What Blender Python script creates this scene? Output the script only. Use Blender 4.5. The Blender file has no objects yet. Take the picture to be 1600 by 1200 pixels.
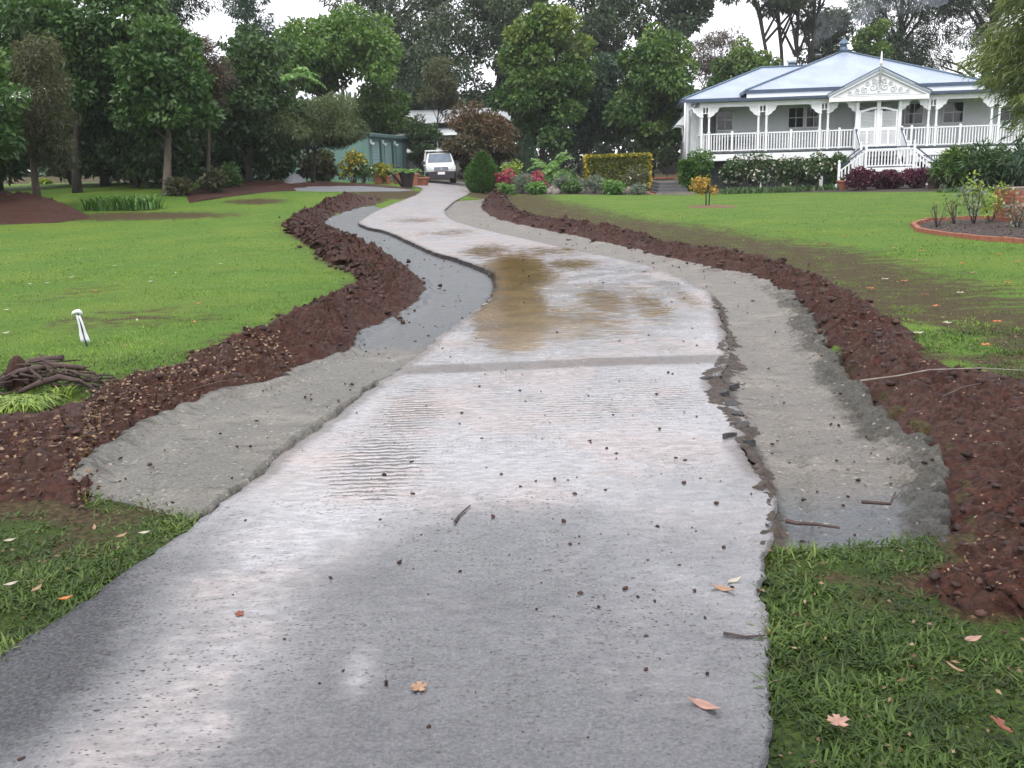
import bpy, math, random
import numpy as np
from mathutils import Vector, Matrix

# ------------------------------------------------------------------ camera, sky, sun, exposure
SC = bpy.context.scene
COL = SC.collection
FPX, CZ = 1500.0, 1.6                       # focal length in photo pixels, eye height
PITCH, ROLL = math.atan(350 / 1500), math.radians(1.7)
cF = Vector((0, math.cos(PITCH), -math.sin(PITCH)))
cU0 = Vector((0, math.sin(PITCH), math.cos(PITCH)))
cR0 = Vector((1, 0, 0))
cU = cU0 * math.cos(ROLL) + cR0 * math.sin(ROLL)
cR = cR0 * math.cos(ROLL) - cU0 * math.sin(ROLL)
cd = bpy.data.cameras.new('camera')
cd.sensor_width = 36.0
cd.lens = 36.0 * FPX / 1600
cd.clip_start = 0.05
cd.clip_end = 3000
cam = bpy.data.objects.new('camera', cd)
cam.matrix_world = Matrix(((cR.x, cU.x, -cF.x, 0), (cR.y, cU.y, -cF.y, 0), (cR.z, cU.z, -cF.z, CZ), (0, 0, 0, 1)))
COL.objects.link(cam)
SC.camera = cam

SUN_EL, SUN_AZ = 55, 200                    # overcast: the sun only tints the cloud, behind and to the left
W = bpy.data.worlds.new('World')
SC.world = W
W.use_nodes = True
wn, wl = W.node_tree.nodes, W.node_tree.links
wn.clear()
sky = wn.new('ShaderNodeTexSky')
sky.sky_type = 'NISHITA'
sky.sun_disc = False
sky.sun_elevation = math.radians(SUN_EL)
sky.sun_rotation = math.radians(SUN_AZ)
sky.air_density = 1.0
sky.dust_density = 3.0
hs = wn.new('ShaderNodeHueSaturation')
hs.inputs['Saturation'].default_value = 0.35
tc = wn.new('ShaderNodeTexCoord')
cn = wn.new('ShaderNodeTexNoise')
cn.inputs['Scale'].default_value = 2.2
cn.inputs['Detail'].default_value = 5
cr = wn.new('ShaderNodeValToRGB')
cr.color_ramp.elements[0].position = 0.3
cr.color_ramp.elements[0].color = (0.81, 0.82, 0.90, 1)
cr.color_ramp.elements[1].position = 0.7
cr.color_ramp.elements[1].color = (0.99, 0.98, 1.0, 1)
cg = wn.new('ShaderNodeVectorMath')
cg.operation = 'SCALE'
cg.inputs['Scale'].default_value = 11.0
mx = wn.new('ShaderNodeMix')
mx.data_type = 'RGBA'
mx.inputs[0].default_value = 0.85
bgd = wn.new('ShaderNodeBackground')
bgd.inputs['Strength'].default_value = 0.1
wo = wn.new('ShaderNodeOutputWorld')
wl.new(tc.outputs['Generated'], cn.inputs['Vector'])
wl.new(cn.outputs['Fac'], cr.inputs['Fac'])
wl.new(cr.outputs['Color'], cg.inputs[0])
wl.new(sky.outputs['Color'], hs.inputs['Color'])
wl.new(hs.outputs['Color'], mx.inputs[6])
wl.new(cg.outputs['Vector'], mx.inputs[7])
wl.new(mx.outputs[2], bgd.inputs['Color'])
wl.new(bgd.outputs['Background'], wo.inputs['Surface'])

sl = bpy.data.lights.new('sun', 'SUN')
sl.energy = 1.2
sl.angle = math.radians(25)
sl.color = (1.0, 0.96, 0.9)
so = bpy.data.objects.new('sun', sl)
az, el = math.radians(SUN_AZ), math.radians(SUN_EL)
sdir = Vector((math.sin(az) * math.cos(el), math.cos(az) * math.cos(el), math.sin(el)))
so.rotation_euler = (-sdir).to_track_quat('-Z', 'Y').to_euler()
COL.objects.link(so)

SC.view_settings.view_transform = 'Standard'
SC.view_settings.look = 'None'
SC.view_settings.gamma = 1
SC.view_settings.exposure = 1.05
SC.view_settings.use_curve_mapping = False
SC.render.engine = 'CYCLES'
SC.cycles.use_denoising = True
SC.cycles.max_bounces = 6
SC.cycles.diffuse_bounces = 3
SC.cycles.glossy_bounces = 3
SC.cycles.transmission_bounces = 4
SC.cycles.transparent_max_bounces = 8
SC.cycles.volume_bounces = 1
SC.cycles.caustics_reflective = False
SC.cycles.caustics_refractive = False

# ------------------------------------------------------------------ numeric helpers
RNG = np.random.default_rng(7)
random.seed(7)


def sstep(a, b, x):
    t = np.clip((np.asarray(x, float) - a) / (b - a), 0, 1)
    return t * t * (3 - 2 * t)


def terr(x, y):
    """Ground height: flat by the drive, rising gently under the trees at the left back."""
    A = np.interp(x, [-40, -14, -7, -4, -1, 3, 8], [1.3, 1.05, .66, .45, .05, 0, -.2])
    return A * sstep(18, 46, y)


def ray(px, py):
    d = cF + cR * ((px - 800) / FPX) + cU * ((600 - py) / FPX)
    return d / d.y


def G(px, py, dz=0.0):
    """Ground point seen at a photo pixel -> (x, y)."""
    d = ray(px, py)
    t = 20.0
    for _ in range(60):
        z = float(terr(d.x * t, t)) + dz
        tn = (z - CZ) / d.z if d.z < -1e-4 else 120
        if tn < 0 or tn > 120:
            tn = 120
        t = 0.5 * t + 0.5 * tn
    return (d.x * t, t)


def AT(px, py, Y):
    d = ray(px, py)
    return Vector((d.x * Y, Y, CZ + d.z * Y))


def GX(px, Y, py=280):
    """Ground point at depth Y under a pixel column."""
    x = ray(px, py).x * Y
    return Vector((x, Y, float(terr(x, Y))))


_perm = RNG.random((64, 64, 8))


def vnoise(x, y, k=0):
    x = np.asarray(x, float); y = np.asarray(y, float)
    xi = np.floor(x).astype(int); yi = np.floor(y).astype(int)
    fx = x - xi; fy = y - yi
    fx = fx * fx * (3 - 2 * fx); fy = fy * fy * (3 - 2 * fy)
    P = _perm[:, :, k % 8]
    a = P[xi % 64, yi % 64]; b = P[(xi + 1) % 64, yi % 64]
    c = P[xi % 64, (yi + 1) % 64]; d = P[(xi + 1) % 64, (yi + 1) % 64]
    return (a * (1 - fx) + b * fx) * (1 - fy) + (c * (1 - fx) + d * fx) * fy


def fbm(x, y, s=1.0, o=4, k=0):
    v = 0; a = 0.5; n = 0
    for i in range(o):
        v = v + a * vnoise(x * s + 17.3 * i, y * s + 9.1 * i, k + i); n += a
        a *= 0.5; s *= 2.03
    return v / n


def inpoly(x, y, poly):
    x = np.asarray(x); y = np.asarray(y)
    inside = np.zeros(x.shape, bool)
    n = len(poly)
    for i in range(n):
        x0, y0 = poly[i]; x1, y1 = poly[(i + 1) % n]
        if y0 == y1:
            continue
        c = ((y0 > y) != (y1 > y)) & (x < (x1 - x0) * (y - y0) / (y1 - y0) + x0)
        inside ^= c
    return inside


def linedist(x, y, line):
    x = np.asarray(x, float); y = np.asarray(y, float)
    best = np.full(x.shape, 1e9)
    for (x0, y0), (x1, y1) in zip(line[:-1], line[1:]):
        dx, dy = x1 - x0, y1 - y0
        L = dx * dx + dy * dy + 1e-12
        t = np.clip(((x - x0) * dx + (y - y0) * dy) / L, 0, 1)
        best = np.minimum(best, np.hypot(x - x0 - t * dx, y - y0 - t * dy))
    return best


# ------------------------------------------------------------------ object helpers
def tag(o, label=None, cat=None, group=None, kind=None):
    if label: o['label'] = label
    if cat: o['category'] = cat
    if group: o['group'] = group
    if kind: o['kind'] = kind
    return o


def link(name, me, mat=None, parent=None):
    o = bpy.data.objects.new(name, me)
    COL.objects.link(o)
    if mat is not None and len(me.materials) == 0:
        me.materials.append(mat)
    if parent is not None:
        o.parent = parent
    return o


def thing(name, label, cat, loc=(0, 0, 0), rz=0.0, group=None):
    o = bpy.data.objects.new(name, None)
    o.empty_display_size = 0.2
    COL.objects.link(o)
    o.location = loc
    o.rotation_euler = (0, 0, rz)
    return tag(o, label, cat, group)


def npmesh(name, V, F, attrs=None, smooth=False):
    me = bpy.data.meshes.new(name)
    V = np.asarray(V, np.float32); F = np.asarray(F, np.int32)
    k = F.shape[1]
    me.vertices.add(len(V)); me.vertices.foreach_set('co', V.ravel())
    me.loops.add(F.size); me.loops.foreach_set('vertex_index', F.ravel())
    me.polygons.add(len(F))
    me.polygons.foreach_set('loop_start', np.arange(0, F.size, k, dtype=np.int32))
    me.polygons.foreach_set('loop_total', np.full(len(F), k, np.int32))
    if smooth:
        me.polygons.foreach_set('use_smooth', np.ones(len(F), bool))
    for n, a in (attrs or {}).items():
        at = me.attributes.new(n, 'FLOAT', 'POINT')
        at.data.foreach_set('value', np.asarray(a, np.float32))
    me.update(calc_edges=True)
    return me


class MB:
    def __init__(s):
        s.v = []; s.f = []; s.sm = []

    def add(s, vs, fs, smooth=False):
        o = len(s.v)
        s.v += [tuple(v) for v in vs]
        s.f += [[i + o for i in f] for f in fs]
        s.sm += [smooth] * len(fs)
        return s

    def box(s, x0, x1, y0, y1, z0, z1):
        return s.add([(x0, y0, z0), (x1, y0, z0), (x1, y1, z0), (x0, y1, z0), (x0, y0, z1), (x1, y0, z1), (x1, y1, z1), (x0, y1, z1)],
                     [(0, 3, 2, 1), (4, 5, 6, 7), (0, 1, 5, 4), (1, 2, 6, 5), (2, 3, 7, 6), (3, 0, 4, 7)])

    def cham(s, x0, x1, y0, y1, z0, z1, c):
        """box with its upright edges chamfered"""
        P = [(x0 + c, y0), (x1 - c, y0), (x1, y0 + c), (x1, y1 - c), (x1 - c, y1), (x0 + c, y1), (x0, y1 - c), (x0, y0 + c)]
        return s.prism(P, z0, z1)

    def prism(s, poly, z0, z1, axis='z'):
        n = len(poly)
        def m(a, b, h):
            return (a, b, h) if axis == 'z' else ((a, h, b) if axis == 'y' else (h, a, b))
        vs = [m(a, b, z0) for a, b in poly] + [m(a, b, z1) for a, b in poly]
        fs = [tuple(range(n - 1, -1, -1)), tuple(range(n, 2 * n))] + [(i, (i + 1) % n, n + (i + 1) % n, n + i) for i in range(n)]
        return s.add(vs, fs)

    def bar(s, a, b, w, h, up=(0, 0, 1)):
        a = Vector(a); b = Vector(b); d = (b - a).normalized()
        u = Vector(up)
        if abs(d.dot(u)) > .98: u = Vector((0, 1, 0))
        sd = d.cross(u).normalized(); u = sd.cross(d)
        vs = []
        for p in (a, b):
            for i, j in ((-1, -1), (1, -1), (1, 1), (-1, 1)):
                vs.append(p + sd * (i * w / 2) + u * (j * h / 2))
        return s.add(vs, [(0, 3, 2, 1), (4, 5, 6, 7), (0, 1, 5, 4), (1, 2, 6, 5), (2, 3, 7, 6), (3, 0, 4, 7)])

    def tube(s, pts, rad, n=7, cap=True):
        pts = [Vector(p) for p in pts]
        if not hasattr(rad, '__len__'): rad = [rad] * len(pts)
        vs = []; fs = []; prev = None
        for i, p in enumerate(pts):
            d = (pts[min(i + 1, len(pts) - 1)] - pts[max(i - 1, 0)])
            d = d.normalized() if d.length > 1e-9 else Vector((0, 0, 1))
            if prev is None:
                prev = d.orthogonal().normalized()
            sd = (prev - d * prev.dot(d))
            sd = sd.normalized() if sd.length > 1e-6 else d.orthogonal().normalized()
            prev = sd
            u = d.cross(sd)
            for k in range(n):
                a = 2 * math.pi * k / n
                vs.append(p + (sd * math.cos(a) + u * math.sin(a)) * rad[i])
        for i in range(len(pts) - 1):
            for k in range(n):
                a, b = i * n + k, i * n + (k + 1) % n
                fs.append((a, b, b + n, a + n))
        s.add(vs, fs, True)
        if cap:
            o = len(s.v) - len(vs)
            s.f.append([o + k for k in range(n - 1, -1, -1)]); s.sm.append(False)
            s.f.append([o + (len(pts) - 1) * n + k for k in range(n)]); s.sm.append(False)
        return s

    def lathe(s, prof, c=(0, 0, 0), n=16, smooth=True):
        vs = []; fs = []
        for r, z in prof:
            for k in range(n):
                a = 2 * math.pi * k / n
                vs.append((c[0] + r * math.cos(a), c[1] + r * math.sin(a), c[2] + z))
        for i in range(len(prof) - 1):
            for k in range(n):
                a, b = i * n + k, i * n + (k + 1) % n
                fs.append((a, b, b + n, a + n))
        s.add(vs, fs, smooth)
        o = len(s.v) - len(vs)
        s.f.append([o + k for k in range(n - 1, -1, -1)]); s.sm.append(False)
        s.f.append([o + (len(prof) - 1) * n + k for k in range(n)]); s.sm.append(False)
        return s

    def mesh(s, name):
        me = bpy.data.meshes.new(name)
        me.from_pydata(s.v, [], s.f)
        me.polygons.foreach_set('use_smooth', s.sm)
        me.update()
        return me

    def build(s, name, mat, parent=None):
        return link(name, s.mesh(name), mat, parent)


# ------------------------------------------------------------------ materials
class NT:
    def __init__(s, name):
        s.m = bpy.data.materials.new(name)
        s.m.use_nodes = True
        s.t = s.m.node_tree
        s.b = s.t.nodes['Principled BSDF']
        s.out = s.t.nodes['Material Output']

    def n(s, t, **kw):
        nd = s.t.nodes.new(t)
        for k, v in kw.items():
            if k in nd.inputs: nd.inputs[k].default_value = v
            else: setattr(nd, k, v)
        return nd

    def l(s, a, b):
        s.t.links.new(a, b)

    def noise(s, scale, detail=4, rough=.55, stretch=None, coord='Object'):
        c = s.n('ShaderNodeTexCoord')
        src = s.n('ShaderNodeNewGeometry').outputs['Position'] if coord == 'World' else c.outputs[coord]
        if stretch:
            m = s.n('ShaderNodeMapping'); m.inputs['Scale'].default_value = stretch
            s.l(src, m.inputs['Vector']); src = m.outputs['Vector']
        nz = s.n('ShaderNodeTexNoise', Scale=scale, Detail=detail, Roughness=rough)
        s.l(src, nz.inputs['Vector'])
        return nz.outputs['Fac']

    def ramp(s, fac, stops):
        r = s.n('ShaderNodeValToRGB')
        e = r.color_ramp.elements
        while len(e) < len(stops): e.new(.5)
        for i, (p, c) in enumerate(stops):
            e[i].position = p
            e[i].color = tuple(c) + (1,) if len(c) == 3 else c
        if fac is not None: s.l(fac, r.inputs['Fac'])
        return r.outputs['Color']

    def mix(s, fac, a, b, blend='MIX'):
        m = s.n('ShaderNodeMix', data_type='RGBA', blend_type=blend)
        for v, i in ((fac, 0), (a, 6), (b, 7)):
            if isinstance(v, (int, float)): m.inputs[i].default_value = v
            elif isinstance(v, (tuple, list)): m.inputs[i].default_value = tuple(v) + ((1,) if len(v) == 3 else ())
            else: s.l(v, m.inputs[i])
        return m.outputs[2]

    def math(s, op, a, b=0.0, clamp=False):
        m = s.n('ShaderNodeMath', operation=op, use_clamp=clamp)
        for i, v in ((0, a), (1, b)):
            if isinstance(v, (int, float)): m.inputs[i].default_value = v
            else: s.l(v, m.inputs[i])
        return m.outputs[0]

    def step(s, v, a, b):
        m = s.n('ShaderNodeMapRange', interpolation_type='SMOOTHSTEP')
        m.inputs['From Min'].default_value = a; m.inputs['From Max'].default_value = b
        s.l(v, m.inputs['Value'])
        return m.outputs['Result']

    def attr(s, name):
        return s.n('ShaderNodeAttribute', attribute_name=name).outputs['Fac']

    def bump(s, h, strength, dist, prev=None):
        b = s.n('ShaderNodeBump', Strength=strength, Distance=dist)
        s.l(h, b.inputs['Height'])
        if prev is not None: s.l(prev, b.inputs['Normal'])
        return b.outputs['Normal']


def specks(t, scale, thr, keep, st):
    """crisp grains: cells of a Voronoi pattern, only some of them filled"""
    mp = t.n('ShaderNodeMapping'); mp.inputs['Scale'].default_value = st
    t.l(t.n('ShaderNodeNewGeometry').outputs['Position'], mp.inputs['Vector'])
    wn_ = t.n('ShaderNodeTexNoise', Scale=scale * 1.3, Detail=2); t.l(mp.outputs['Vector'], wn_.inputs['Vector'])
    sc_ = t.n('ShaderNodeVectorMath', operation='SCALE'); sc_.inputs['Scale'].default_value = .9 / scale; t.l(wn_.outputs['Color'], sc_.inputs[0])
    ad_ = t.n('ShaderNodeVectorMath', operation='ADD'); t.l(mp.outputs['Vector'], ad_.inputs[0]); t.l(sc_.outputs['Vector'], ad_.inputs[1])
    vo = t.n('ShaderNodeTexVoronoi', Scale=scale); t.l(ad_.outputs['Vector'], vo.inputs['Vector'])
    sp_ = t.n('ShaderNodeSeparateColor'); t.l(vo.outputs['Color'], sp_.inputs['Color'])
    return t.math('MULTIPLY', t.step(vo.outputs['Distance'], thr, thr * .55), t.step(sp_.outputs[0], keep, keep + .04))


def plain(name, col, rough=.6, var=.12, scale=6, bump=0.0, bscale=40, metal=0.0, spec=.5, stretch=None):
    t = NT(name)
    lo = [max(0, c * (1 - var)) for c in col]; hi = [min(1, c * (1 + var)) for c in col]
    t.l(t.ramp(t.noise(scale, stretch=stretch), [(.3, lo), (.7, hi)]), t.b.inputs['Base Color'])
    t.b.inputs['Roughness'].default_value = rough
    t.b.inputs['Metallic'].default_value = metal
    t.b.inputs['Specular IOR Level'].default_value = spec
    if bump:
        t.l(t.bump(t.noise(bscale, stretch=stretch), bump, .02), t.b.inputs['Normal'])
    return t.m


def leafmat(name, stops, rough=.45, trans=.25, spec=.4):
    """Leaves: colour by the per-leaf attribute 'rnd'."""
    t = NT(name)
    c = t.ramp(t.attr('rnd'), stops)
    t.l(c, t.b.inputs['Base Color'])
    t.b.inputs['Roughness'].default_value = rough
    t.b.inputs['Specular IOR Level'].default_value = spec
    tr = t.n('ShaderNodeBsdfTranslucent')
    t.l(t.mix(1.0, c, (1.0, 1.15, .5), 'MULTIPLY'), tr.inputs['Color'])
    ms = t.n('ShaderNodeMixShader', Fac=trans)
    t.l(t.b.outputs['BSDF'], ms.inputs[1]); t.l(tr.outputs['BSDF'], ms.inputs[2])
    t.l(ms.outputs['Shader'], t.out.inputs['Surface'])
    return t.m


def foliage(name, a, b, c, gain=1.0, **k):
    a, b, c = [tuple(min(.85, (x * .93 + .07 * (q[0] + q[1] + q[2]) / 3) * gain) for x in q) for q in (a, b, c)]
    return leafmat(name, [(.05, a), (.5, b), (.95, c)], **k)


M = {}
# lawn ground under the blades
t = NT('lawn_ground')
mud = t.attr('mud')
fine = t.noise(55, 5, .65, coord='World')
big = t.noise(.55, 4, coord='World')
gcol = t.mix(t.step(fine, .35, .68), (.042, .086, .012), (.112, .218, .030))
blot = t.noise(2.8, 6, .7, coord='World')
gcol = t.mix(t.math('MULTIPLY', t.step(blot, .48, .70), .55), gcol, (.034, .062, .012))
gcol = t.mix(t.step(big, .35, .7), gcol, t.mix(t.step(fine, .35, .68), (.060, .098, .014), (.160, .236, .034)))
gcol = t.mix(t.attr('coarse'), gcol, t.mix(t.step(fine, .35, .7), (.022, .036, .008), (.062, .104, .018)))
soilc = t.mix(t.step(t.noise(30, 5, coord='World'), .35, .7), (.032, .024, .011), (.088, .066, .030))
patch = t.noise(3.2, 9, .75, (.8, 1.25, 1), coord='World')
mk = t.math('ADD', mud, t.math('MULTIPLY', t.math('SUBTRACT', patch, .5), 2.4))
t.l(t.mix(t.step(mk, .32, .78), gcol, soilc), t.b.inputs['Base Color'])
t.b.inputs['Roughness'].default_value = .85
t.b.inputs['Specular IOR Level'].default_value = .15
t.l(t.bump(fine, .9, .03), t.b.inputs['Normal'])
M['lawn'] = t.m

# old asphalt drive: dark where wet and bare, a pale clay film further up, brown standing water
t = NT('old_asphalt')
film, mudw, tread, seam = t.attr('film'), t.attr('mudw'), t.attr('tread'), t.attr('seam')
agg = t.noise(70, 4, .65, coord='World')
agg2 = t.noise(210, 2, .5, coord='World')
mid = t.noise(2.1, 5, .62, coord='World')
fin = t.noise(16, 5, .65, (.75, 1.5, 1), coord='World')
rip = t.noise(24, 4, .6, (.5, 2.4, 1), coord='World')
asp = t.mix(t.step(agg, .35, .7), (.024, .026, .031), (.072, .072, .080))
pinkn = t.step(t.noise(1.1, 4, .6, coord='World'), .42, .62)
dust = t.mix(t.step(fin, .3, .75), t.mix(pinkn, (.165, .160, .170), (.190, .152, .144)), t.mix(pinkn, (.325, .320, .340), (.375, .318, .308)))
fm = t.math('ADD', film, t.math('MULTIPLY', t.math('SUBTRACT', fin, .5), .55))
fm = t.math('ADD', fm, t.math('MULTIPLY', t.math('SUBTRACT', mid, .5), .6))
fm = t.step(fm, .0, 1.05)
c1 = t.mix(t.math('MULTIPLY', fm, .95), asp, dust)
grit = t.math('MULTIPLY', t.step(t.noise(34, 3, .7, (.7, 1.4, 1), coord='World'), .62, .70), .55)
c1 = t.mix(t.math('MULTIPLY', grit, t.step(film, .0, .7)), c1, (.045, .036, .032))
wv = t.n('ShaderNodeTexWave', Scale=5.2, Distortion=4.5, Detail=4)
wv.inputs['Detail Scale'].default_value = 2.0
wv.bands_direction = 'Y'
t.l(t.n('ShaderNodeNewGeometry').outputs['Position'], wv.inputs['Vector'])
groove = t.math('MULTIPLY', t.step(wv.outputs['Fac'], .42, .22), t.step(t.math('ADD', tread, t.math('MULTIPLY', t.math('SUBTRACT', fin, .5), 2.6)), .40, .62))
c1 = t.mix(t.math('MULTIPLY', groove, .85), c1, (.040, .032, .029))
dens = t.step(t.noise(.9, 4, .6, coord='World'), .30, .66)
sk = t.math('MAXIMUM', t.math('MULTIPLY', specks(t, 52, .36, .55, (.8, 1.4, 1)), dens), t.math('MULTIPLY', specks(t, 24, .24, .70, (.8, 1.3, 1)), dens))
c1 = t.mix(sk, c1, (.016, .013, .012))
wm = t.math('ADD', t.math('MULTIPLY', mudw, 1.05), t.math('MULTIPLY', t.math('SUBTRACT', t.noise(15, 8, .76, (.34, 2.3, 1), coord='World'), .5), 3.0))
wm = t.math('ADD', wm, t.math('MULTIPLY', t.math('SUBTRACT', mid, .5), .7))
wm = t.step(wm, .47, .55)
wm = t.math('MULTIPLY', wm, t.step(mudw, .02, .22))
c2 = t.mix(wm, c1, t.mix(t.step(mid, .35, .65), (.100, .056, .016), (.185, .110, .036)))
c3 = t.mix(t.math('MULTIPLY', t.step(t.math('ADD', seam, t.math('MULTIPLY', t.math('SUBTRACT', fin, .5), 1.6)), .3, .9), .75), c2, (.060, .043, .034))
t.l(c3, t.b.inputs['Base Color'])
rr = t.mix(t.step(mid, .38, .66), (.16, .16, .16), (.36, .36, .36))
rr = t.mix(fm, rr, t.mix(t.step(mid, .35, .7), (.14, .14, .14), (.32, .32, .32)))
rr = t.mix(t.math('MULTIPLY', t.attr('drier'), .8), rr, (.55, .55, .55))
rr = t.mix(wm, rr, (.10, .10, .10))
t.l(rr, t.b.inputs['Roughness'])
t.b.inputs['IOR'].default_value = 1.55
dryc = t.step(t.math('ADD', film, t.math('MULTIPLY', t.math('SUBTRACT', fin, .5), .8)), .25, -.65)
t.l(t.mix(t.math('MAXIMUM', dryc, t.math('MULTIPLY', sk, .9)), (.7, .7, .7), (.12, .12, .12)), t.b.inputs['Specular IOR Level'])
hgt = t.math('ADD', t.math('MULTIPLY', agg, t.math('SUBTRACT', 1.0, t.math('MULTIPLY', fm, .5))), t.math('MULTIPLY', agg2, .3))
hgt = t.math('ADD', hgt, t.math('MULTIPLY', rip, t.math('MULTIPLY', fm, .9)))
hgt = t.math('ADD', hgt, t.math('MULTIPLY', wv.outputs['Fac'], t.math('MULTIPLY', tread, 1.0)))
hgt = t.math('MULTIPLY', hgt, t.math('SUBTRACT', 1.0, t.math('MULTIPLY', wm, .8)))
t.l(t.bump(hgt, .5, .010), t.b.inputs['Normal'])
wet = t.mix(t.step(t.noise(1.3, 5, .6, coord='World'), .30, .62), (.55, .55, .55), (1, 1, 1))
spk = t.step(t.noise(52, 3, .6, (.7, 1.5, 1), coord='World'), .60, .66)          # grains that stand out of the water film
wet = t.mix(t.math('MAXIMUM', sk, groove), wet, (.0, .0, .0))
wet = t.mix(dryc, wet, (.06, .06, .06))
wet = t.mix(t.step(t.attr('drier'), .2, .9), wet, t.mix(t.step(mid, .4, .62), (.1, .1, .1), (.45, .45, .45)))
wet = t.mix(t.step(t.math('ADD', seam, t.math('MULTIPLY', t.math('SUBTRACT', fin, .5), 1.6)), .3, .8), wet, (.10, .10, .10))
wet = t.mix(t.math('MULTIPLY', spk, t.math('SUBTRACT', 1.0, t.math('MULTIPLY', wm, .7))), wet, (.04, .04, .04))
wet = t.mix(t.math('MULTIPLY', wm, .65), wet, (.10, .10, .10))
t.l(wet, t.b.inputs['Coat Weight'])
t.l(t.mix(wm, t.mix(t.step(mid, .35, .65), (.12, .12, .12), (.26, .26, .26)), (.05, .05, .05)), t.b.inputs['Coat Roughness'])
t.b.inputs['Coat IOR'].default_value = 1.45
t.l(t.bump(t.math('ADD', t.math('MULTIPLY', rip, fm), t.math('MULTIPLY', wv.outputs['Fac'], t.math('MULTIPLY', tread, .6))), .22, .010), t.b.inputs['Coat Normal'])
M['drive'] = t.m


def roadbase(name, lo, hi, wet):
    t = NT(name)
    f = t.noise(60, 6, .72, coord='World'); m = t.noise(1.9, 6, .65, coord='World')
    s_ = t.noise(6, 6, .68, (.8, 1.9, 1), coord='World')
    c = t.mix(t.step(f, .30, .74), lo, hi)
    c = t.mix(t.math('MULTIPLY', t.step(m, .46, .70), .65), c, t.mix(t.step(f, .3, .7), [x * 1.1 for x in hi], [min(1, x * 1.55) for x in hi]))
    c = t.mix(t.math('MULTIPLY', t.step(s_, .52, .68), .7), c, [x * .6 for x in lo])
    blue = t.math('ADD', t.attr('blue'), t.math('MULTIPLY', t.math('SUBTRACT', m, .5), .9))
    blue = t.step(blue, .25, .75)
    c = t.mix(blue, c, t.mix(t.step(f, .3, .72), (.046, .052, .058), (.120, .128, .136)))
    dk = t.step(t.math('ADD', t.attr('dark'), t.math('MULTIPLY', t.math('SUBTRACT', s_, .5), 1.3)), .25, .85)
    c = t.mix(t.math('MULTIPLY', dk, .85), c, t.mix(t.step(f, .3, .7), (.030, .029, .024), (.085, .080, .066)))
    pk = t.math('MULTIPLY', t.math('MAXIMUM', specks(t, 34, .36, .60, (.8, 1.3, 1)), specks(t, 13, .24, .70, (.8, 1.2, 1))), t.step(t.noise(1.4, 4, .6, coord='World'), .32, .6))
    c = t.mix(t.math('MULTIPLY', pk, .85), c, (.022, .019, .016))
    lt = t.math('MULTIPLY', specks(t, 26, .34, .82, (.9, 1.2, 1)), .7)
    c = t.mix(lt, c, [min(1, x * 1.9) for x in hi])
    t.l(c, t.b.inputs['Base Color'])
    rr = t.mix(t.step(m, .4, .65), (wet, wet, wet), (.62, .62, .62))
    rr = t.mix(blue, rr, (.30, .30, .30))
    t.l(t.mix(dk, rr, (.75, .75, .75)), t.b.inputs['Roughness'])
    h = t.math('ADD', f, t.math('MULTIPLY', s_, 1.8))
    h = t.math('ADD', h, t.math('MULTIPLY', f, t.math('MULTIPLY', dk, 2.2)))
    t.l(t.bump(h, .75, .014), t.b.inputs['Normal'])
    return t.m


M['base_left'] = roadbase('crushed_rock_blue', (.062, .058, .048), (.165, .157, .135), .42)
M['base_right'] = roadbase('crushed_rock_tan', (.068, .060, .050), (.170, .155, .132), .42)

t = NT('red_soil')
f = t.noise(26, 6, .68, coord='World'); m_ = t.noise(2.0, 4, coord='World')
c = t.mix(t.step(f, .3, .72), (.014, .0046, .0030), (.072, .0255, .0160))
c = t.mix(t.math('MULTIPLY', t.step(m_, .45, .75), .6), c, (.036, .021, .014))
t.l(c, t.b.inputs['Base Color'])
t.b.inputs['Roughness'].default_value = .65
t.b.inputs['Specular IOR Level'].default_value = .22
t.l(t.bump(f, .9, .03), t.b.inputs['Normal'])
M['soil'] = t.m
t = NT('soil_clods')
c = t.ramp(t.attr('rnd'), [(0, (.013, .0045, .003)), (.6, (.034, .0125, .0082)), (1, (.062, .025, .017))])
t.l(c, t.b.inputs['Base Color']); t.b.inputs['Roughness'].default_value = .8
t.l(t.bump(t.noise(60, 4, coord='World'), .7, .01), t.b.inputs['Normal'])
M['clod'] = t.m
M['gravel_grey'] = plain('grey_gravel', (0.1200, 0.1260, 0.1380), .7, .35, 30, .8, 60)
M['concrete'] = plain('concrete', (0.2520, 0.2460, 0.2460), .45, .15, 3, .2, 50)
M['paint_white'] = plain('white_paint', (0.7355, 0.7544, 0.7733), .45, .05, 2)
M['weatherboard'] = plain('weatherboard_white', (0.6272, 0.6541, 0.6720), .5, .07, 1.5)
M['trim_blue'] = plain('slate_blue_trim', (0.0413, 0.0638, 0.1050), .4, .15, 3)
M['floor_grey'] = plain('verandah_floor', (0.0700, 0.0840, 0.0980), .5, .2, 4)
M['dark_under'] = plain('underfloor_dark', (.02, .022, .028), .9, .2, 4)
M['glass_dark'] = plain('window_glass', (.015, .018, .022), .06, .2, 2)
M['flue_blue'] = plain('flue_metal', (0.0840, 0.1260, 0.1820), .4, .2, 4, metal=.3)
M['fret'] = plain('fretwork', (0.5280, 0.5520, 0.5680), .55, .06, 3)


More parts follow.
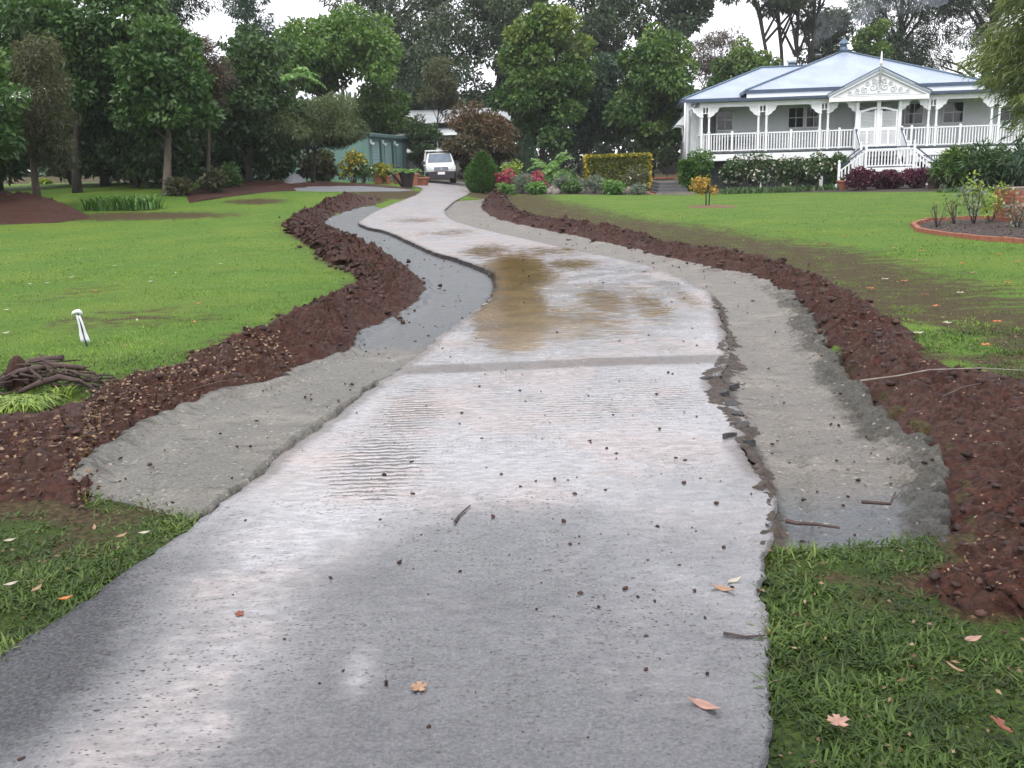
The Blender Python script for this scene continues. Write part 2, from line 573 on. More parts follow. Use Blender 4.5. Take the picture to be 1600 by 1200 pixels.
def ribbed(name, col, pitch, rough=.38, axis='X', metal=.0, bs=.6):
    t = NT(name)
    c = t.n('ShaderNodeTexCoord')
    w = t.n('ShaderNodeTexWave', Scale=.314159 / pitch)
    w.bands_direction = axis
    w.wave_profile = 'SIN'
    t.l(c.outputs['Object'], w.inputs['Vector'])
    n = t.noise(.8, 5)
    t.l(t.mix(t.step(n, .35, .7), [x * .88 for x in col], [min(1, x * 1.08) for x in col]), t.b.inputs['Base Color'])
    t.b.inputs['Roughness'].default_value = rough
    t.b.inputs['Metallic'].default_value = metal
    t.l(t.bump(w.outputs['Fac'], bs, .02), t.b.inputs['Normal'])
    return t.m


M['roof'] = ribbed('corrugated_roof', (.260, .310, .395), .22)
M['roof_pale'] = ribbed('pale_metal_roof', (0.3720, 0.3900, 0.4080), .2)
M['shed'] = ribbed('shed_green', (0.1227, 0.2162, 0.2045), .2)
M['shed_trim'] = plain('shed_trim', (0.0663, 0.1170, 0.1170), .45, .12, 3)
M['roller'] = plain('roller_door', (0.1933, 0.3105, 0.3105), .45, .12, 2)
M['pale_wall'] = plain('pale_green_wall', (0.2640, 0.3000, 0.2820), .6, .1, 2)
M['fence_grey'] = plain('weathered_timber', (0.1020, 0.0930, 0.0840), .85, .3, 5, .4, 30, stretch=(6, 6, 1))
M['brick'] = plain('brick_orange', (0.2604, 0.0930, 0.0527), .8, .25, 7, .5, 50)
M['mortar'] = plain('mortar', (0.1620, 0.1200, 0.0960), .9, .2, 20, .4, 60)
M['terracotta'] = plain('terracotta', (0.2470, 0.0943, 0.0553), .65, .18, 9, .2, 30)
M['paver_dark'] = plain('paver_dark', (0.0660, 0.0660, 0.0690), .6, .3, 5, .3, 30)
M['stone'] = plain('garden_stone', (0.1620, 0.1410, 0.1200), .8, .3, 6, .7, 20)
M['mulch'] = plain('dark_mulch', (.030, .019, .016), .85, .6, 26, 1.0, 45)
M['mulch_tan'] = plain('tan_mulch', (.120, .066, .036), .85, .35, 20, .8, 45)
M['bark'] = plain('bark_brown', (0.0683, 0.0520, 0.0403), .9, .4, 5, .9, 14, stretch=(4, 4, .8))
M['bark_pale'] = plain('bark_pale', (0.1105, 0.0910, 0.0748), .85, .4, 3, .7, 12, stretch=(4, 4, .8))
M['bark_dark'] = plain('bark_dark', (0.0280, 0.0231, 0.0210), .9, .4, 5, .9, 14, stretch=(4, 4, .8))
M['stick'] = plain('dead_stick', (0.0540, 0.0330, 0.0288), .8, .45, 12, .5, 40)
M['stick_pale'] = plain('pale_stick', (0.1800, 0.1620, 0.1380), .8, .3, 12, .4, 40)
M['mud_spill'] = plain('grey_brown_mud', (.040, .028, .021), .7, .6, 18, 1.0, 40)
M['chunk'] = plain('broken_asphalt', (.030, .029, .030), .7, .5, 30, .8, 60)
M['ribbon'] = plain('white_plastic', (0.6400, 0.6640, 0.7040), .35, .05, 9)
M['ink'] = plain('dark_blue_stake', (.020, .026, .055), .5, .2, 9)
M['black'] = plain('black_plastic', (.014, .015, .018), .5, .2, 9)
M['tyre'] = plain('tyre', (.018, .018, .018), .8, .2, 9)
M['car_white'] = plain('car_paint', (0.6800, 0.6970, 0.7055), .2, .03, 2)
M['plate'] = plain('plate_white', (.72, .66, .68), .4, .05, 5)
M['plate_ink'] = plain('plate_maroon', (.22, .03, .06), .5, .05, 5)
M['chrome'] = plain('bright_metal', (.65, .67, .69), .2, .05, 5, metal=.8)
M['lamp_glass'] = plain('headlamp_glass', (.62, .66, .68), .1, .05, 5)
M['screen'] = plain('windscreen', (.10, .13, .17), .12, .2, 3)

FOL = {
    'dark': foliage('leaf_dark_green', (.018, .042, .014), (.038, .084, .025), (.080, .138, .040)),
    'mid': foliage('leaf_mid_green', (.020, .052, .012), (.045, .108, .024), (.110, .185, .045)),
    'bright': foliage('leaf_bright_green', (.034, .080, .012), (.080, .165, .024), (.180, .270, .050)),
    'yellowtip': foliage('leaf_green_yellow_tip', (.018, .050, .010), (.055, .125, .022), (.190, .240, .036)),
    'gum': foliage('leaf_gum_grey', (.030, .046, .026), (.060, .086, .048), (.110, .138, .078)),
    'gumdark': foliage('leaf_gum_dark', (.024, .046, .022), (.050, .086, .040), (.095, .138, .064)),
    'olive': foliage('leaf_olive', (.032, .038, .016), (.066, .074, .030), (.120, .118, .052)),
    'brown': foliage('leaf_brownish', (.040, .028, .022), (.085, .062, .045), (.140, .108, .078)),
    'bluegreen': foliage('leaf_blue_green', (.018, .046, .028), (.038, .082, .052), (.075, .125, .080)),
    'feather': foliage('leaf_feathery', (.026, .055, .016), (.070, .115, .026), (.165, .205, .048)),
    'wattle': foliage('leaf_wattle', (.032, .054, .022), (.076, .108, .040), (.150, .182, .070)),
    'red': foliage('leaf_red_brown', (.024, .042, .014), (.064, .056, .022), (.150, .072, .036)),
    'gold': foliage('leaf_golden', (.055, .085, .010), (.170, .190, .018), (.560, .420, .035)),
    'purple': foliage('leaf_purple', (.022, .006, .012), (.072, .010, .034), (.160, .022, .062)),
    'azalea': foliage('azalea_pink', (.120, .012, .030), (.300, .030, .070), (.480, .090, .140)),
    'grey': foliage('leaf_silver', (.060, .085, .062), (.125, .160, .120), (.210, .245, .190)),
    'lime': foliage('leaf_lime', (.090, .160, .018), (.190, .290, .035), (.330, .400, .060)),
    'amber': foliage('leaf_amber', (.160, .085, .012), (.380, .230, .028), (.580, .340, .045)),
    'fern': foliage('fern_green', (.030, .085, .016), (.090, .200, .040), (.200, .330, .085)),
    'grass': foliage('grass_blade', (.026, .052, .010), (.080, .145, .022), (.215, .290, .060), gain=.74, rough=.5, spec=.25),
    'lawnblade': foliage('lawn_blade', (.072, .145, .020), (.158, .298, .040), (.280, .405, .078), gain=.84, rough=.6, spec=.15),
    'cone': foliage('leaf_conifer', (.020, .062, .008), (.048, .125, .014), (.100, .190, .028)),
    'litter': foliage('dry_leaf_litter', (.090, .040, .022), (.200, .100, .052), (.420, .270, .150), gain=.62, trans=.1),
    'petal': foliage('white_petal', (.62, .50, .42), (.80, .74, .66), (.88, .86, .82), gain=.9),
    'petalp': foliage('pale_petal', (.55, .52, .32), (.70, .66, .42), (.80, .76, .60)),
}
LEAF = {
    'tan': plain('fallen_leaf_tan', (0.2520, 0.1500, 0.0900), .6, .3, 25),
    'pink': plain('fallen_leaf_pink', (0.2760, 0.1560, 0.1200), .6, .3, 25),
    'orange': plain('fallen_leaf_orange', (0.3640, 0.1120, 0.0245), .6, .25, 25),
    'rust': plain('fallen_leaf_rust', (0.1540, 0.0385, 0.0175), .6, .3, 25),
    'pale': plain('fallen_leaf_pale', (0.3300, 0.3000, 0.2400), .6, .2, 25),
}

# ------------------------------------------------------------------ ground: drive, roadbase, soil, lawn
def pairline(pairs, n):
    """pairs of photo pixels or ('w', x, y) -> two lines sampled evenly as seen from the eye"""
    def w(p):
        return (p[1], p[2]) if p[0] == 'w' else G(*p)
    A = np.array([w(a) for a, b in pairs]); B = np.array([w(b) for a, b in pairs])
    C = (A + B) / 2
    d = np.hypot(*np.diff(C, axis=0).T)
    dist = np.maximum(1.5, np.hypot(*((C[1:] + C[:-1]) / 2).T))
    s = np.concatenate([[0], np.cumsum(np.maximum(d, .05) / dist)])
    u = np.linspace(0, s[-1], n)
    def interp(P):
        return np.stack([smooth1(s, P[:, 0], u), smooth1(s, P[:, 1], u)], 1)
    return interp(A), interp(B)


def smooth1(s, v, u):
    """monotone-ish cubic (Catmull-Rom with limited tangents)"""
    n = len(s)
    sl_ = np.diff(v) / np.diff(s)
    m = np.zeros(n)
    m[0], m[-1] = sl_[0], sl_[-1]
    for i in range(1, n - 1):
        a, b = sl_[i - 1], sl_[i]
        m[i] = 0 if a * b <= 0 else 2 * a * b / (a + b)
    k = np.clip(np.searchsorted(s, u) - 1, 0, n - 2)
    h = s[k + 1] - s[k]; q = (u - s[k]) / h
    return ((1 + 2 * q) * (1 - q) ** 2 * v[k] + q * (1 - q) ** 2 * h * m[k] + q * q * (3 - 2 * q) * v[k + 1] + q * q * (q - 1) * h * m[k + 1])


def ragged(L, amp, k):
    """break an edge line up with noise at right angles, larger far off where it shows less"""
    t_ = np.gradient(L, axis=0); t_ /= np.maximum(1e-6, np.hypot(*t_.T))[:, None]
    nrm = np.stack([-t_[:, 1], t_[:, 0]], 1)
    s = np.concatenate([[0], np.cumsum(np.hypot(*np.diff(L, axis=0).T))])
    d = (fbm(s, s * 0 + 3.7 + k, 1.1, 2, k) - .5) * 1.3 * amp + (fbm(s, s * 0 + 1.7 + k, 6, 3, k + 2) - .5) * amp * 1.2 + (np.floor(4 * fbm(s, s * 0 + 5.7 + k, 11, 2, k + 3)) / 4 - .45) * amp * .8
    return L + nrm * d[:, None]


def ribbon(A, B, nv, vs=None):
    v = np.linspace(0, 1, nv) if vs is None else np.asarray(vs)
    nv = len(v)
    X = A[:, None, 0] * (1 - v) + B[:, None, 0] * v
    Y = A[:, None, 1] * (1 - v) + B[:, None, 1] * v
    n = len(A)
    i = np.arange(n - 1)[:, None]; j = np.arange(nv - 1)[None]
    a = i * nv + j
    F = np.stack([a, a + 1, a + nv + 1, a + nv], -1).reshape(-1, 4)
    return X, Y, v, F


def blob(X, Y, px, py, rx, ry):
    cx, cy = G(px, py)
    x0, _ = G(px - rx, py); _, y1 = G(px, py - ry); _, y0 = G(px, py + ry)
    r = np.hypot((X - cx) / abs(cx - x0), (Y - cy) / np.where(Y > cy, y1 - cy, cy - y0))
    return np.clip(1.25 - r, 0, 1)


# --- the drive slab
drive_pairs = [(('w', -3.6, -4), ('w', .15, -4)), (('w', -2.7, 0), ('w', .35, 0)), (('w', -2.0, 1.8), ('w', .55, 1.8)),
               ((0, 1040), (1196, 1040)), ((200, 897), (1188, 900)), ((300, 828), (1200, 830)), ((380, 770), (1206, 785)),
               ((450, 710), (1185, 748)), ((500, 672), (1162, 700)), ((548, 637), (1160, 660)), ((590, 604), (1118, 608)), ((629, 577), (1135, 575)),
               ((668, 544), (1138, 545)), ((719, 502), (1128, 510)), ((752, 478), (1121, 482)), ((773, 448), (1106, 457)),
               ((770, 430), (1064, 436)), ((749, 418), (1022, 420)), ((719, 407), (950, 402)), ((674, 394), (880, 387)),
               ((638, 378), (800, 369)), ((602, 362), (745, 356)), ((572, 355), (715, 347)), ((560, 347), (699, 337)),
               ((575, 337), (697, 327)), ((605, 323), (708, 317)), ((650, 305), (730, 305)), ((659, 297), (740, 298)),
               ((640, 290), (742, 291)), (('w', -6.0, 53), ('w', -1.0, 52)), (('w', -6.0, 63), ('w', -1.5, 63))]
dA, dB = pairline(drive_pairs, 900)
DRV_A, DRV_B = dA.copy(), dB.copy()
dA = ragged(dA, .045, 1); dB = ragged(dB, .05, 4)
vv = np.linspace(0, 1, 60)
X, Y, v, F = ribbon(dA, dB, 60, vv)
Z = terr(X, Y) + .016 + .010 * (fbm(X, Y, .8, 3, 2) - .5)
wob = 1.3 * (fbm(X, Y, 1.1, 4, 5) - .5)
film = .95 * sstep(3.4, 5.2, Y + wob - .25 * X)
film += .60 * np.exp(-((X + 1.0 - .12 * (Y - 3.2) + .25 * wob) / .30) ** 2) * sstep(5.5, 4, Y)
film += .34 * sstep(-.1, .7, X + .3 * wob) * sstep(2.0, 3.4, Y) * sstep(5, 4, Y) + .5 * blob(X, Y, 560, 1060, 30, 45) + .45 * blob(X, Y, 335, 1148, 45, 28)
film -= .22 * blob(X, Y, 520, 880, 160, 70) + .95 * sstep(-.95, -1.75, X - .10 * (Y - 3) + .55 * wob) * sstep(4.6, 3.0, Y)
mudw = np.maximum.reduce([1.6 * blob(X, Y, 800, 495, 65, 65), 1.1 * blob(X, Y, 805, 430, 75, 40), .72 * blob(X, Y, 945, 475, 60, 35), .62 * blob(X, Y, 1010, 480, 50, 40),
                          .62 * blob(X, Y, 880, 510, 160, 50), .5 * blob(X, Y, 1075, 470, 30, 30), .7 * blob(X, Y, 760, 395, 60, 16), .7 * blob(X, Y, 890, 415, 70, 14),
                          .55 * blob(X, Y, 850, 395, 160, 14), .55 * blob(X, Y, 700, 365, 60, 9), .5 * blob(X, Y, 650, 345, 60, 7)])
sy = 7.42 + .05 * X + .12 * (fbm(X, Y, 1.3, 3, 6) - .5)
seam = np.exp(-((Y - sy) / .17) ** 2) * 1.35
edge = np.minimum(v[None] * 2.6, (1 - v[None]) * 2.6) + 0 * X
seam = np.maximum(seam, .95 * np.exp(-(edge / .11) ** 2) * sstep(3.8, 5, Y))
tread = np.maximum.reduce([blob(X, Y, 590, 735, 90, 70), blob(X, Y, 640, 650, 60, 50), .42 * blob(X, Y, 900, 640, 170, 45), .45 * blob(X, Y, 1050, 620, 90, 40)])
n, nv = X.shape
# worn corner missing on the right edge, and lips that hang down round the slab
top = np.stack([X, Y, Z], -1).reshape(-1, 3)
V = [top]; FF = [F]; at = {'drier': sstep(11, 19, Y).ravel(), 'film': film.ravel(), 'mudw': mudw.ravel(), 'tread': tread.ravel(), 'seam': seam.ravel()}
for col, flip in ((0, False), (nv - 1, True)):
    base = top.reshape(n, nv, 3)[:, col].copy(); base[:, 2] -= .11
    o = sum(len(q) for q in V)
    i = np.arange(n - 1)
    q = np.stack([i * nv + col, (i + 1) * nv + col, o + i + 1, o + i], -1)
    FF.append(q[:, ::-1] if not flip else q)
    V.append(base)
    for k_ in at: at[k_] = np.concatenate([at[k_], np.full(n, .9 if k_ == 'seam' else 0.0)])
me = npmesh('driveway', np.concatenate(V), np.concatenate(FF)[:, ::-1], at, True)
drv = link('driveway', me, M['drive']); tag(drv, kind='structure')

# --- roadbase strips
left_pairs = [((290, 836), (140, 806)), ((330, 808), (104, 762)), ((385, 766), (118, 735)), ((455, 706), (190, 690)), ((503, 670), (300, 633)), ((550, 634), (422, 604)),
              ((592, 601), (485, 566)), ((631, 574), (533, 545)), ((670, 541), (556, 515)), ((721, 499), (612, 489)), ((755, 474), (645, 466)), ((776, 446), (655, 448)),
              ((772, 428), (640, 433)), ((751, 416), (606, 412)), ((721, 405), (572, 394)), ((676, 392), (545, 378)), ((640, 376), (515, 361)),
              ((604, 360), (502, 352)), ((574, 353), (503, 346)), ((562, 346), (512, 339)), ((577, 336), (545, 328)), ((607, 322), (588, 319)), ((622, 317), (606, 316))]
lA, lB = pairline(left_pairs, 620)
lA = lA + (lA - lB) * .04
lA = ragged(lA, .06, 6); lB = ragged(lB, .10, 3)
X, Y, v, F = ribbon(lA, lB, 84)
END = -.16 * np.clip(1 - np.minimum(np.arange(620) / 30., (619 - np.arange(620)) / 20.), 0, 1)[:, None] ** 1.6
Z = terr(X, Y) + np.interp(Y, [0, 6.5, 8.5, 60], [.036, .034, -.055, -.06]) + END + .018 * (fbm(X, Y, 3, 4, 1) - .5)
Z -= .05 * sstep(.10, .0, v)[None] * sstep(6, 9, Y) + .05 * sstep(.085, .06, v)[None] * (1 - sstep(6, 9, Y))
Z += (.055 * sstep(.80, .92, v)[None] - .10 * sstep(.94, 1.0, v)[None]) * (.4 + fbm(X, Y, 6, 3, 2))
Z -= .012 * np.exp(-((v[None] - .55 - .1 * np.sin(Y)) / .03) ** 2) * sstep(9, 6, Y) + .012 * np.exp(-((v[None] - .75) / .03) ** 2) * sstep(10, 6.5, Y)
dk = np.clip(.85 * sstep(.84, .98, v)[None] + .8 * sstep(.10, .03, v)[None] + .4 * (fbm(X, Y, 2, 3, 3) - .5), 0, 1)
bl = np.clip(.95 * sstep(7.9, 9.3, Y + .8 * (fbm(X, Y, 1.2, 3, 2) - .5)), 0, 1)
me = npmesh('roadbase', np.stack([X, Y, Z], -1).reshape(-1, 3), F, {'dark': dk.ravel(), 'blue': bl.ravel()}, True)
tag(link('roadbase_strip_left', me, M['base_left']), kind='structure')

right_pairs = [((1205, 905), (1458, 900)), ((1215, 872), (1480, 862)), ((1222, 830), (1484, 820)), ((1212, 785), (1480, 765)), ((1195, 740), (1472, 715)), ((1172, 690), (1440, 672)), ((1152, 640), (1392, 630)),
               ((1135, 600), (1352, 592)), ((1136, 560), (1315, 550)), ((1128, 520), (1284, 514)), ((1118, 482), (1262, 478)), ((1098, 452), (1236, 454)), ((1056, 432), (1192, 432)),
               ((1014, 417), (1120, 419)), ((945, 399), (1040, 400)), ((870, 383), (950, 378)), ((792, 366), (872, 362)), ((738, 354), (810, 349)),
               ((712, 346), (778, 340)), ((697, 337), (758, 329)), ((695, 327), (754, 320)), ((706, 317), (760, 312)), ((725, 308), (764, 307))]
rA, rB = pairline(right_pairs, 620)
rA = rA + (rA - rB) * .12
rB = ragged(rB, .12, 2)
X, Y, v, F = ribbon(rA, rB, 84)
Z = terr(X, Y) - .030 + END * .6 + .02 * (fbm(X, Y, 3, 4, 4) - .5) + (.035 * sstep(.72, .92, v)[None] - .12 * sstep(.95, 1.0, v)[None]) * (.5 + fbm(X, Y, 6, 3, 2))
Z += .02 * sstep(.25, .12, v)[None] * (.2 + fbm(X, Y, 7, 3, 5)) * sstep(9, 7, Y)
Z += (.07 * (fbm(X, Y, 14, 3, 1) - .5) + .04 * (vnoise(X * 36, Y * 36, 2) - .5)) * sstep(.62, .80, v)[None] * sstep(16, 9, Y) - .05 * np.exp(-((v[None] - .30 - .06 * np.sin(Y * 1.3)) / .022) ** 2) * sstep(7, 5.6, Y) * .35
dk = np.clip(.85 * sstep(.66, .84, v + .25 * (fbm(X, Y, 2.5, 3, 6) - .5)) * sstep(14, 9, Y) + .9 * sstep(.20, .10, v)[None] * sstep(10, 7, Y) + .5 * (fbm(X, Y, 2, 3, 3) - .5), 0, 1)
bl = np.clip(.75 * sstep(4.9, 3.7, Y) + .2 * sstep(5.8, 4.5, Y), 0, 1)
me = npmesh('roadbase', np.stack([X, Y, Z], -1).reshape(-1, 3), F, {'dark': dk.ravel(), 'blue': bl.ravel()}, True)
tag(link('roadbase_strip_right', me, M['base_right']), kind='structure')

# --- windrows of red soil along both strips
def windrow(name, pairs, nrow, nv, hgt, k):
    A, B = pairline(pairs, nrow)
    A = A + (A - B) * .05
    A = ragged(A, .10, k); B = ragged(B, .22, k + 2)
    X, Y, v, F = ribbon(A, B, nv)
    prof = np.sin(np.pi * np.clip(v, 0, 1)) ** .6
    H = hgt(X, Y)
    tap = np.clip(np.minimum(np.arange(nrow) / 22., (nrow - 1 - np.arange(nrow)) / 22.), 0, 1)[:, None]
    H = H * tap
    lump = np.clip(.05 + 1.1 * fbm(X, Y, 2.6, 4, k) + 1.5 * (fbm(X, Y, .75, 2, k + 4) - .42), .12, 2.0) + .55 * np.clip(fbm(X, Y, 4.5, 2, k + 2) - .58, 0, 1) * 4
    fine = (np.abs(fbm(X, Y, 8, 3, k + 1) - .5) * 2) * .19 + (fbm(X, Y, 20, 3, k + 3) - .5) * .17 + (vnoise(X * 48, Y * 48, k) - .5) * .05
    Z = terr(X, Y) - .07 * sstep(.22, .0, v)[None] - .02 * sstep(.9, 1.0, v)[None] + .012 + prof[None] * (H * lump + tap * fine * (.40 + 2.2 * np.minimum(H, .35))) - .05 * (1 - tap)
    me = npmesh(name, np.stack([X, Y, Z], -1).reshape(-1, 3), F, None, False)
    o = link(name, me, M['soil'])
    tag(o, kind='structure')
    return A, B, X, Y, Z, prof


lw_pairs = [(('w', -5.2, 4.1), ('w', -6.5, 6.3)), ((-200, 865), (-230, 735)), ((-40, 800), (-60, 672)), ((60, 792), (20, 648)), ((130, 812), (80, 636)), ((135, 790), (125, 622)), ((118, 745), (165, 606)), ((190, 692), (215, 590)),
            ((300, 638), (270, 572)), ((422, 610), (330, 549)), ((485, 570), (385, 526)), ((536, 549), (440, 502)), ((560, 517), (490, 480)), ((616, 491), (535, 460)),
            ((650, 467), (556, 443)), ((658, 446), (552, 428)), ((643, 431), (520, 410)), ((609, 410), (490, 392)), ((574, 392), (466, 374)), ((547, 376), (450, 360)),
            ((517, 359), (449, 351)), ((504, 350), (456, 343)), ((506, 344), (475, 334)), ((515, 337), (505, 323)), ((548, 326), (540, 310)), ((590, 318), (575, 305)), ((606, 315), (600, 306))]
LW = windrow('soil_windrow_left', lw_pairs, 800, 90,
             lambda X, Y: np.interp(Y, [0, 5.5, 7, 8.2, 10, 13, 18, 26, 33, 38], [.02, .04, .07, .09, .13, .17, .20, .17, .20, .12]), 1)
rw_pairs = [((1380, 905), (1390, 935)), ((1440, 900), (1520, 958)), ((1470, 880), (1750, 975)), ((1482, 840), (1900, 930)), ((1480, 770), (1900, 800)), ((1472, 715), (1850, 690)), ((1442, 674), (1720, 622)),
            ((1394, 632), (1600, 597)), ((1354, 594), (1520, 588)), ((1316, 552), (1450, 566)), ((1286, 515), (1420, 528)), ((1264, 480), (1345, 486)),
            ((1238, 456), (1300, 455)), ((1194, 434), (1240, 425)), ((1122, 421), (1165, 401)), ((1042, 402), (1060, 383)), ((952, 380), (965, 364)),
            ((874, 364), (885, 352)), ((812, 351), (835, 342)), ((780, 342), (812, 333)), ((760, 331), (800, 325)), ((756, 321), (792, 317)), ((762, 313), (790, 310)), ((768, 308), (800, 305))]
RW = windrow('soil_windrow_right', rw_pairs, 800, 80,
             lambda X, Y: np.interp(Y, [0, 4, 6, 8, 10, 14, 20, 30, 40], [.03, .04, .05, .08, .12, .13, .14, .17, .20]) * np.interp(X, [2.6, 3.4], [1, .75]), 3)

# loose clods on the windrows
_ico = None


def clods(name, spots, k):
    """spots: (x, y, z, r); low lumpy stones of soil joined into one mass"""
    t_ = (1 + 5 ** .5) / 2
    base = np.array([(-1, t_, 0), (1, t_, 0), (-1, -t_, 0), (1, -t_, 0), (0, -1, t_), (0, 1, t_), (0, -1, -t_), (0, 1, -t_), (t_, 0, -1), (t_, 0, 1), (-t_, 0, -1), (-t_, 0, 1)]) / 1.9
    fc = np.array([(0, 11, 5), (0, 5, 1), (0, 1, 7), (0, 7, 10), (0, 10, 11), (1, 5, 9), (5, 11, 4), (11, 10, 2), (10, 7, 6), (7, 1, 8), (3, 9, 4), (3, 4, 2), (3, 2, 6), (3, 6, 8), (3, 8, 9), (4, 9, 5), (2, 4, 11), (6, 2, 10), (8, 6, 7), (9, 8, 1)])
    rg = np.random.default_rng(k)
    n = len(spots)
    S = np.asarray(spots)
    vs = base[None] * (1 + .95 * (rg.random((n, 12, 1)) - .5)) + .22 * (rg.random((n, 12, 3)) - .5)
    vs = vs * np.stack([.7 + .7 * rg.random(n), .7 + .7 * rg.random(n), .5 + .4 * rg.random(n)], -1)[:, None] * S[:, None, 3:4]
    a = rg.random(n) * 6.28
    x = vs[..., 0] * np.cos(a)[:, None] - vs[..., 1] * np.sin(a)[:, None]; y = vs[..., 0] * np.sin(a)[:, None] + vs[..., 1] * np.cos(a)[:, None]
    vs = np.stack([x, y, vs[..., 2]], -1) + S[:, None, :3]
    Fq = (fc[None] + 12 * np.arange(n)[:, None, None]).reshape(-1, 3)
    return npmesh(name, vs.reshape(-1, 3), Fq, {'rnd': np.repeat(rg.random(n), 12)})


def windrow_clods(Wd, n, k, label, mul=1.0):
    A, B, X, Y, Z, prof = Wd
    rg = np.random.default_rng(k)
    i = rg.integers(0, X.shape[0], n); j = (X.shape[1] * np.clip(.5 + .3 * rg.standard_normal(n), .02, .97)).astype(int)
    y = Y[i, j]
    r = (.006 + .034 * rg.random(n) ** 5.0) * np.interp(y, [3, 9, 20, 40], [.6, 1.0, 1.8, 2.2])
    off = np.where(rg.random(n) < .2, .16, .03)
    xx = X[i, j] + off * rg.standard_normal(n); yy = y + off * rg.standard_normal(n)
    zz = np.where(off > .1, np.minimum(Z[i, j], terr(xx, yy) + .02), Z[i, j])
    sp = np.stack([xx, yy, zz + r * .05, r], -1)
    o = link('soil_clods', clods('soil_clods', sp, k), M['clod'])
    tag(o, label, 'soil', kind='stuff')


windrow_clods(LW, 5200, 11, 'loose red brown soil clods along the drive beside the small green lawn')
windrow_clods(RW, 4200, 12, 'loose dark red soil clods along the drive on the house side')

# --- the lawn sheet out to the horizon
def axis(parts):
    out = []
    for a, b, st in parts:
        out += list(np.arange(a, b, st))
    return np.array(out + [parts[-1][1]])


gx = axis([(-900, -120, 60), (-120, -40, 5), (-40, -14, 1), (-14, -7, .3), (-7, 6, .1), (6, 14, .3), (14, 40, 1), (40, 120, 5), (120, 900, 60)])
gy = axis([(-300, -40, 40), (-40, -6, 3), (-6, 1, .4), (1, 18, .1), (18, 50, .3), (50, 90, 1), (90, 200, 8), (200, 1500, 100)])
X, Y = np.meshgrid(gx, gy)
Z = terr(X, Y)
cor = np.zeros(X.shape, bool)
for A, B, w0, w1 in ((lA, lB, .0, .03), (rA, rB, .04, .03)):
    A2, B2 = A[26:-12], B[26:-12]
    poly = [tuple(p) for p in (A2 + (B2 - A2) * w0)] + [tuple(p) for p in (B2 - (A2 - B2) * w1)[::-1]]
    poly = poly[::4]
    cor |= inpoly(X, Y, poly)
Z = np.where(cor, Z - .16, Z + .012 * (fbm(X, Y, .8, 3, 6) - .5) * (np.abs(X) < 40))
drvpoly = [tuple(p) for p in DRV_A[::6]] + [tuple(p) for p in DRV_B[::-6]]
Z = np.where(inpoly(X, Y, drvpoly) & ~cor, Z - .012, Z)
RB = RW[1]; LB = LW[1]
rline = [tuple(p) for p in RB[200::14]]
lline = [tuple(p) for p in LB[::14]]


def mudfield(x, y):
    """bare, muddied grass: a broad band on the house side of the drive, a thin one on the other side"""
    dr = linedist(x, y, rline)
    side = (x > np.interp(y, RB[200:, 1][np.argsort(RB[200:, 1])], RB[200:, 0][np.argsort(RB[200:, 1])]) - .3)
    wr = np.interp(y, [4, 8, 14, 22, 30, 42], [2.2, 2.8, 3.0, 4.0, 4.5, 3.0])
    m = np.where(side & (y > 5.4), .80 * (1 - sstep(.30, 1.05, dr / wr)), 0)
    m = np.where(side & (y < 5.4), .0, m)
    m = np.maximum(m, .9 * blob(x, y, 1560, 520, 70, 30) * (x > 3))
    m = np.maximum(m, 1.0 * blob(x, y, 1590, 575, 60, 14) * (x > 3))
    m -= .8 * blob(x, y, 1470, 530, 70, 30) + .7 * blob(x, y, 1500, 575, 60, 12)
    dl = linedist(x, y, lline)
    m = np.maximum(m, .45 * (1 - sstep(.1, .7, dl)) * (x < 0))
    m = np.maximum(m, .62 * blob(x, y, 110, 460, 110, 30) * .7)
    m = np.maximum(m, .55 * blob(x, y, 200, 500, 200, 30))
    m = np.maximum(m, .75 * blob(x, y, 150, 830, 130, 60) * (x < -1.2))
    m = np.maximum(m, .7 * blob(x, y, 1330, 905, 130, 25) * (x > .6))
    m = np.maximum(m, 1.2 * blob(x, y, 210, 338, 190, 8)); m = np.maximum(m, 1.1 * blob(x, y, 400, 315, 60, 6))
    m = np.maximum(m, 1.5 * blob(x, y, 610, 304, 75, 9)); m = np.maximum(m, 1.4 * blob(x, y, 758, 305, 45, 7))
    m = np.maximum(m, .9 * sstep(47, 50, y) * (x < -14))
    m = np.maximum(m, np.where((y > 52) & (x > -40), .9, 0))
    m = np.maximum(m, .36 * sstep(6.5, 5.5, y))
    m = np.where(inpoly(x, y, LWP) | inpoly(x, y, RWP), 1.3, m)
    return np.clip(m, -.3, 1.3)


LWP = [tuple(p) for p in LW[0][::6]] + [tuple(p) for p in LW[1][::-6]]
RWP = [tuple(p) for p in RW[0][::6]] + [tuple(p) for p in RW[1][::-6]]
mf = mudfield(X.ravel(), Y.ravel())
n0, n1 = X.shape
i = np.arange(n0 - 1)[:, None]; j = np.arange(n1 - 1)[None]
a = i * n1 + j
F = np.stack([a, a + 1, a + n1 + 1, a + n1], -1).reshape(-1, 4)
me = npmesh('lawn', np.stack([X, Y, Z], -1).reshape(-1, 3), F, {'mud': mf, 'coarse': sstep(7.5, 5.5, Y).ravel()}, True)
tag(link('ground', me, M['lawn']), kind='structure')

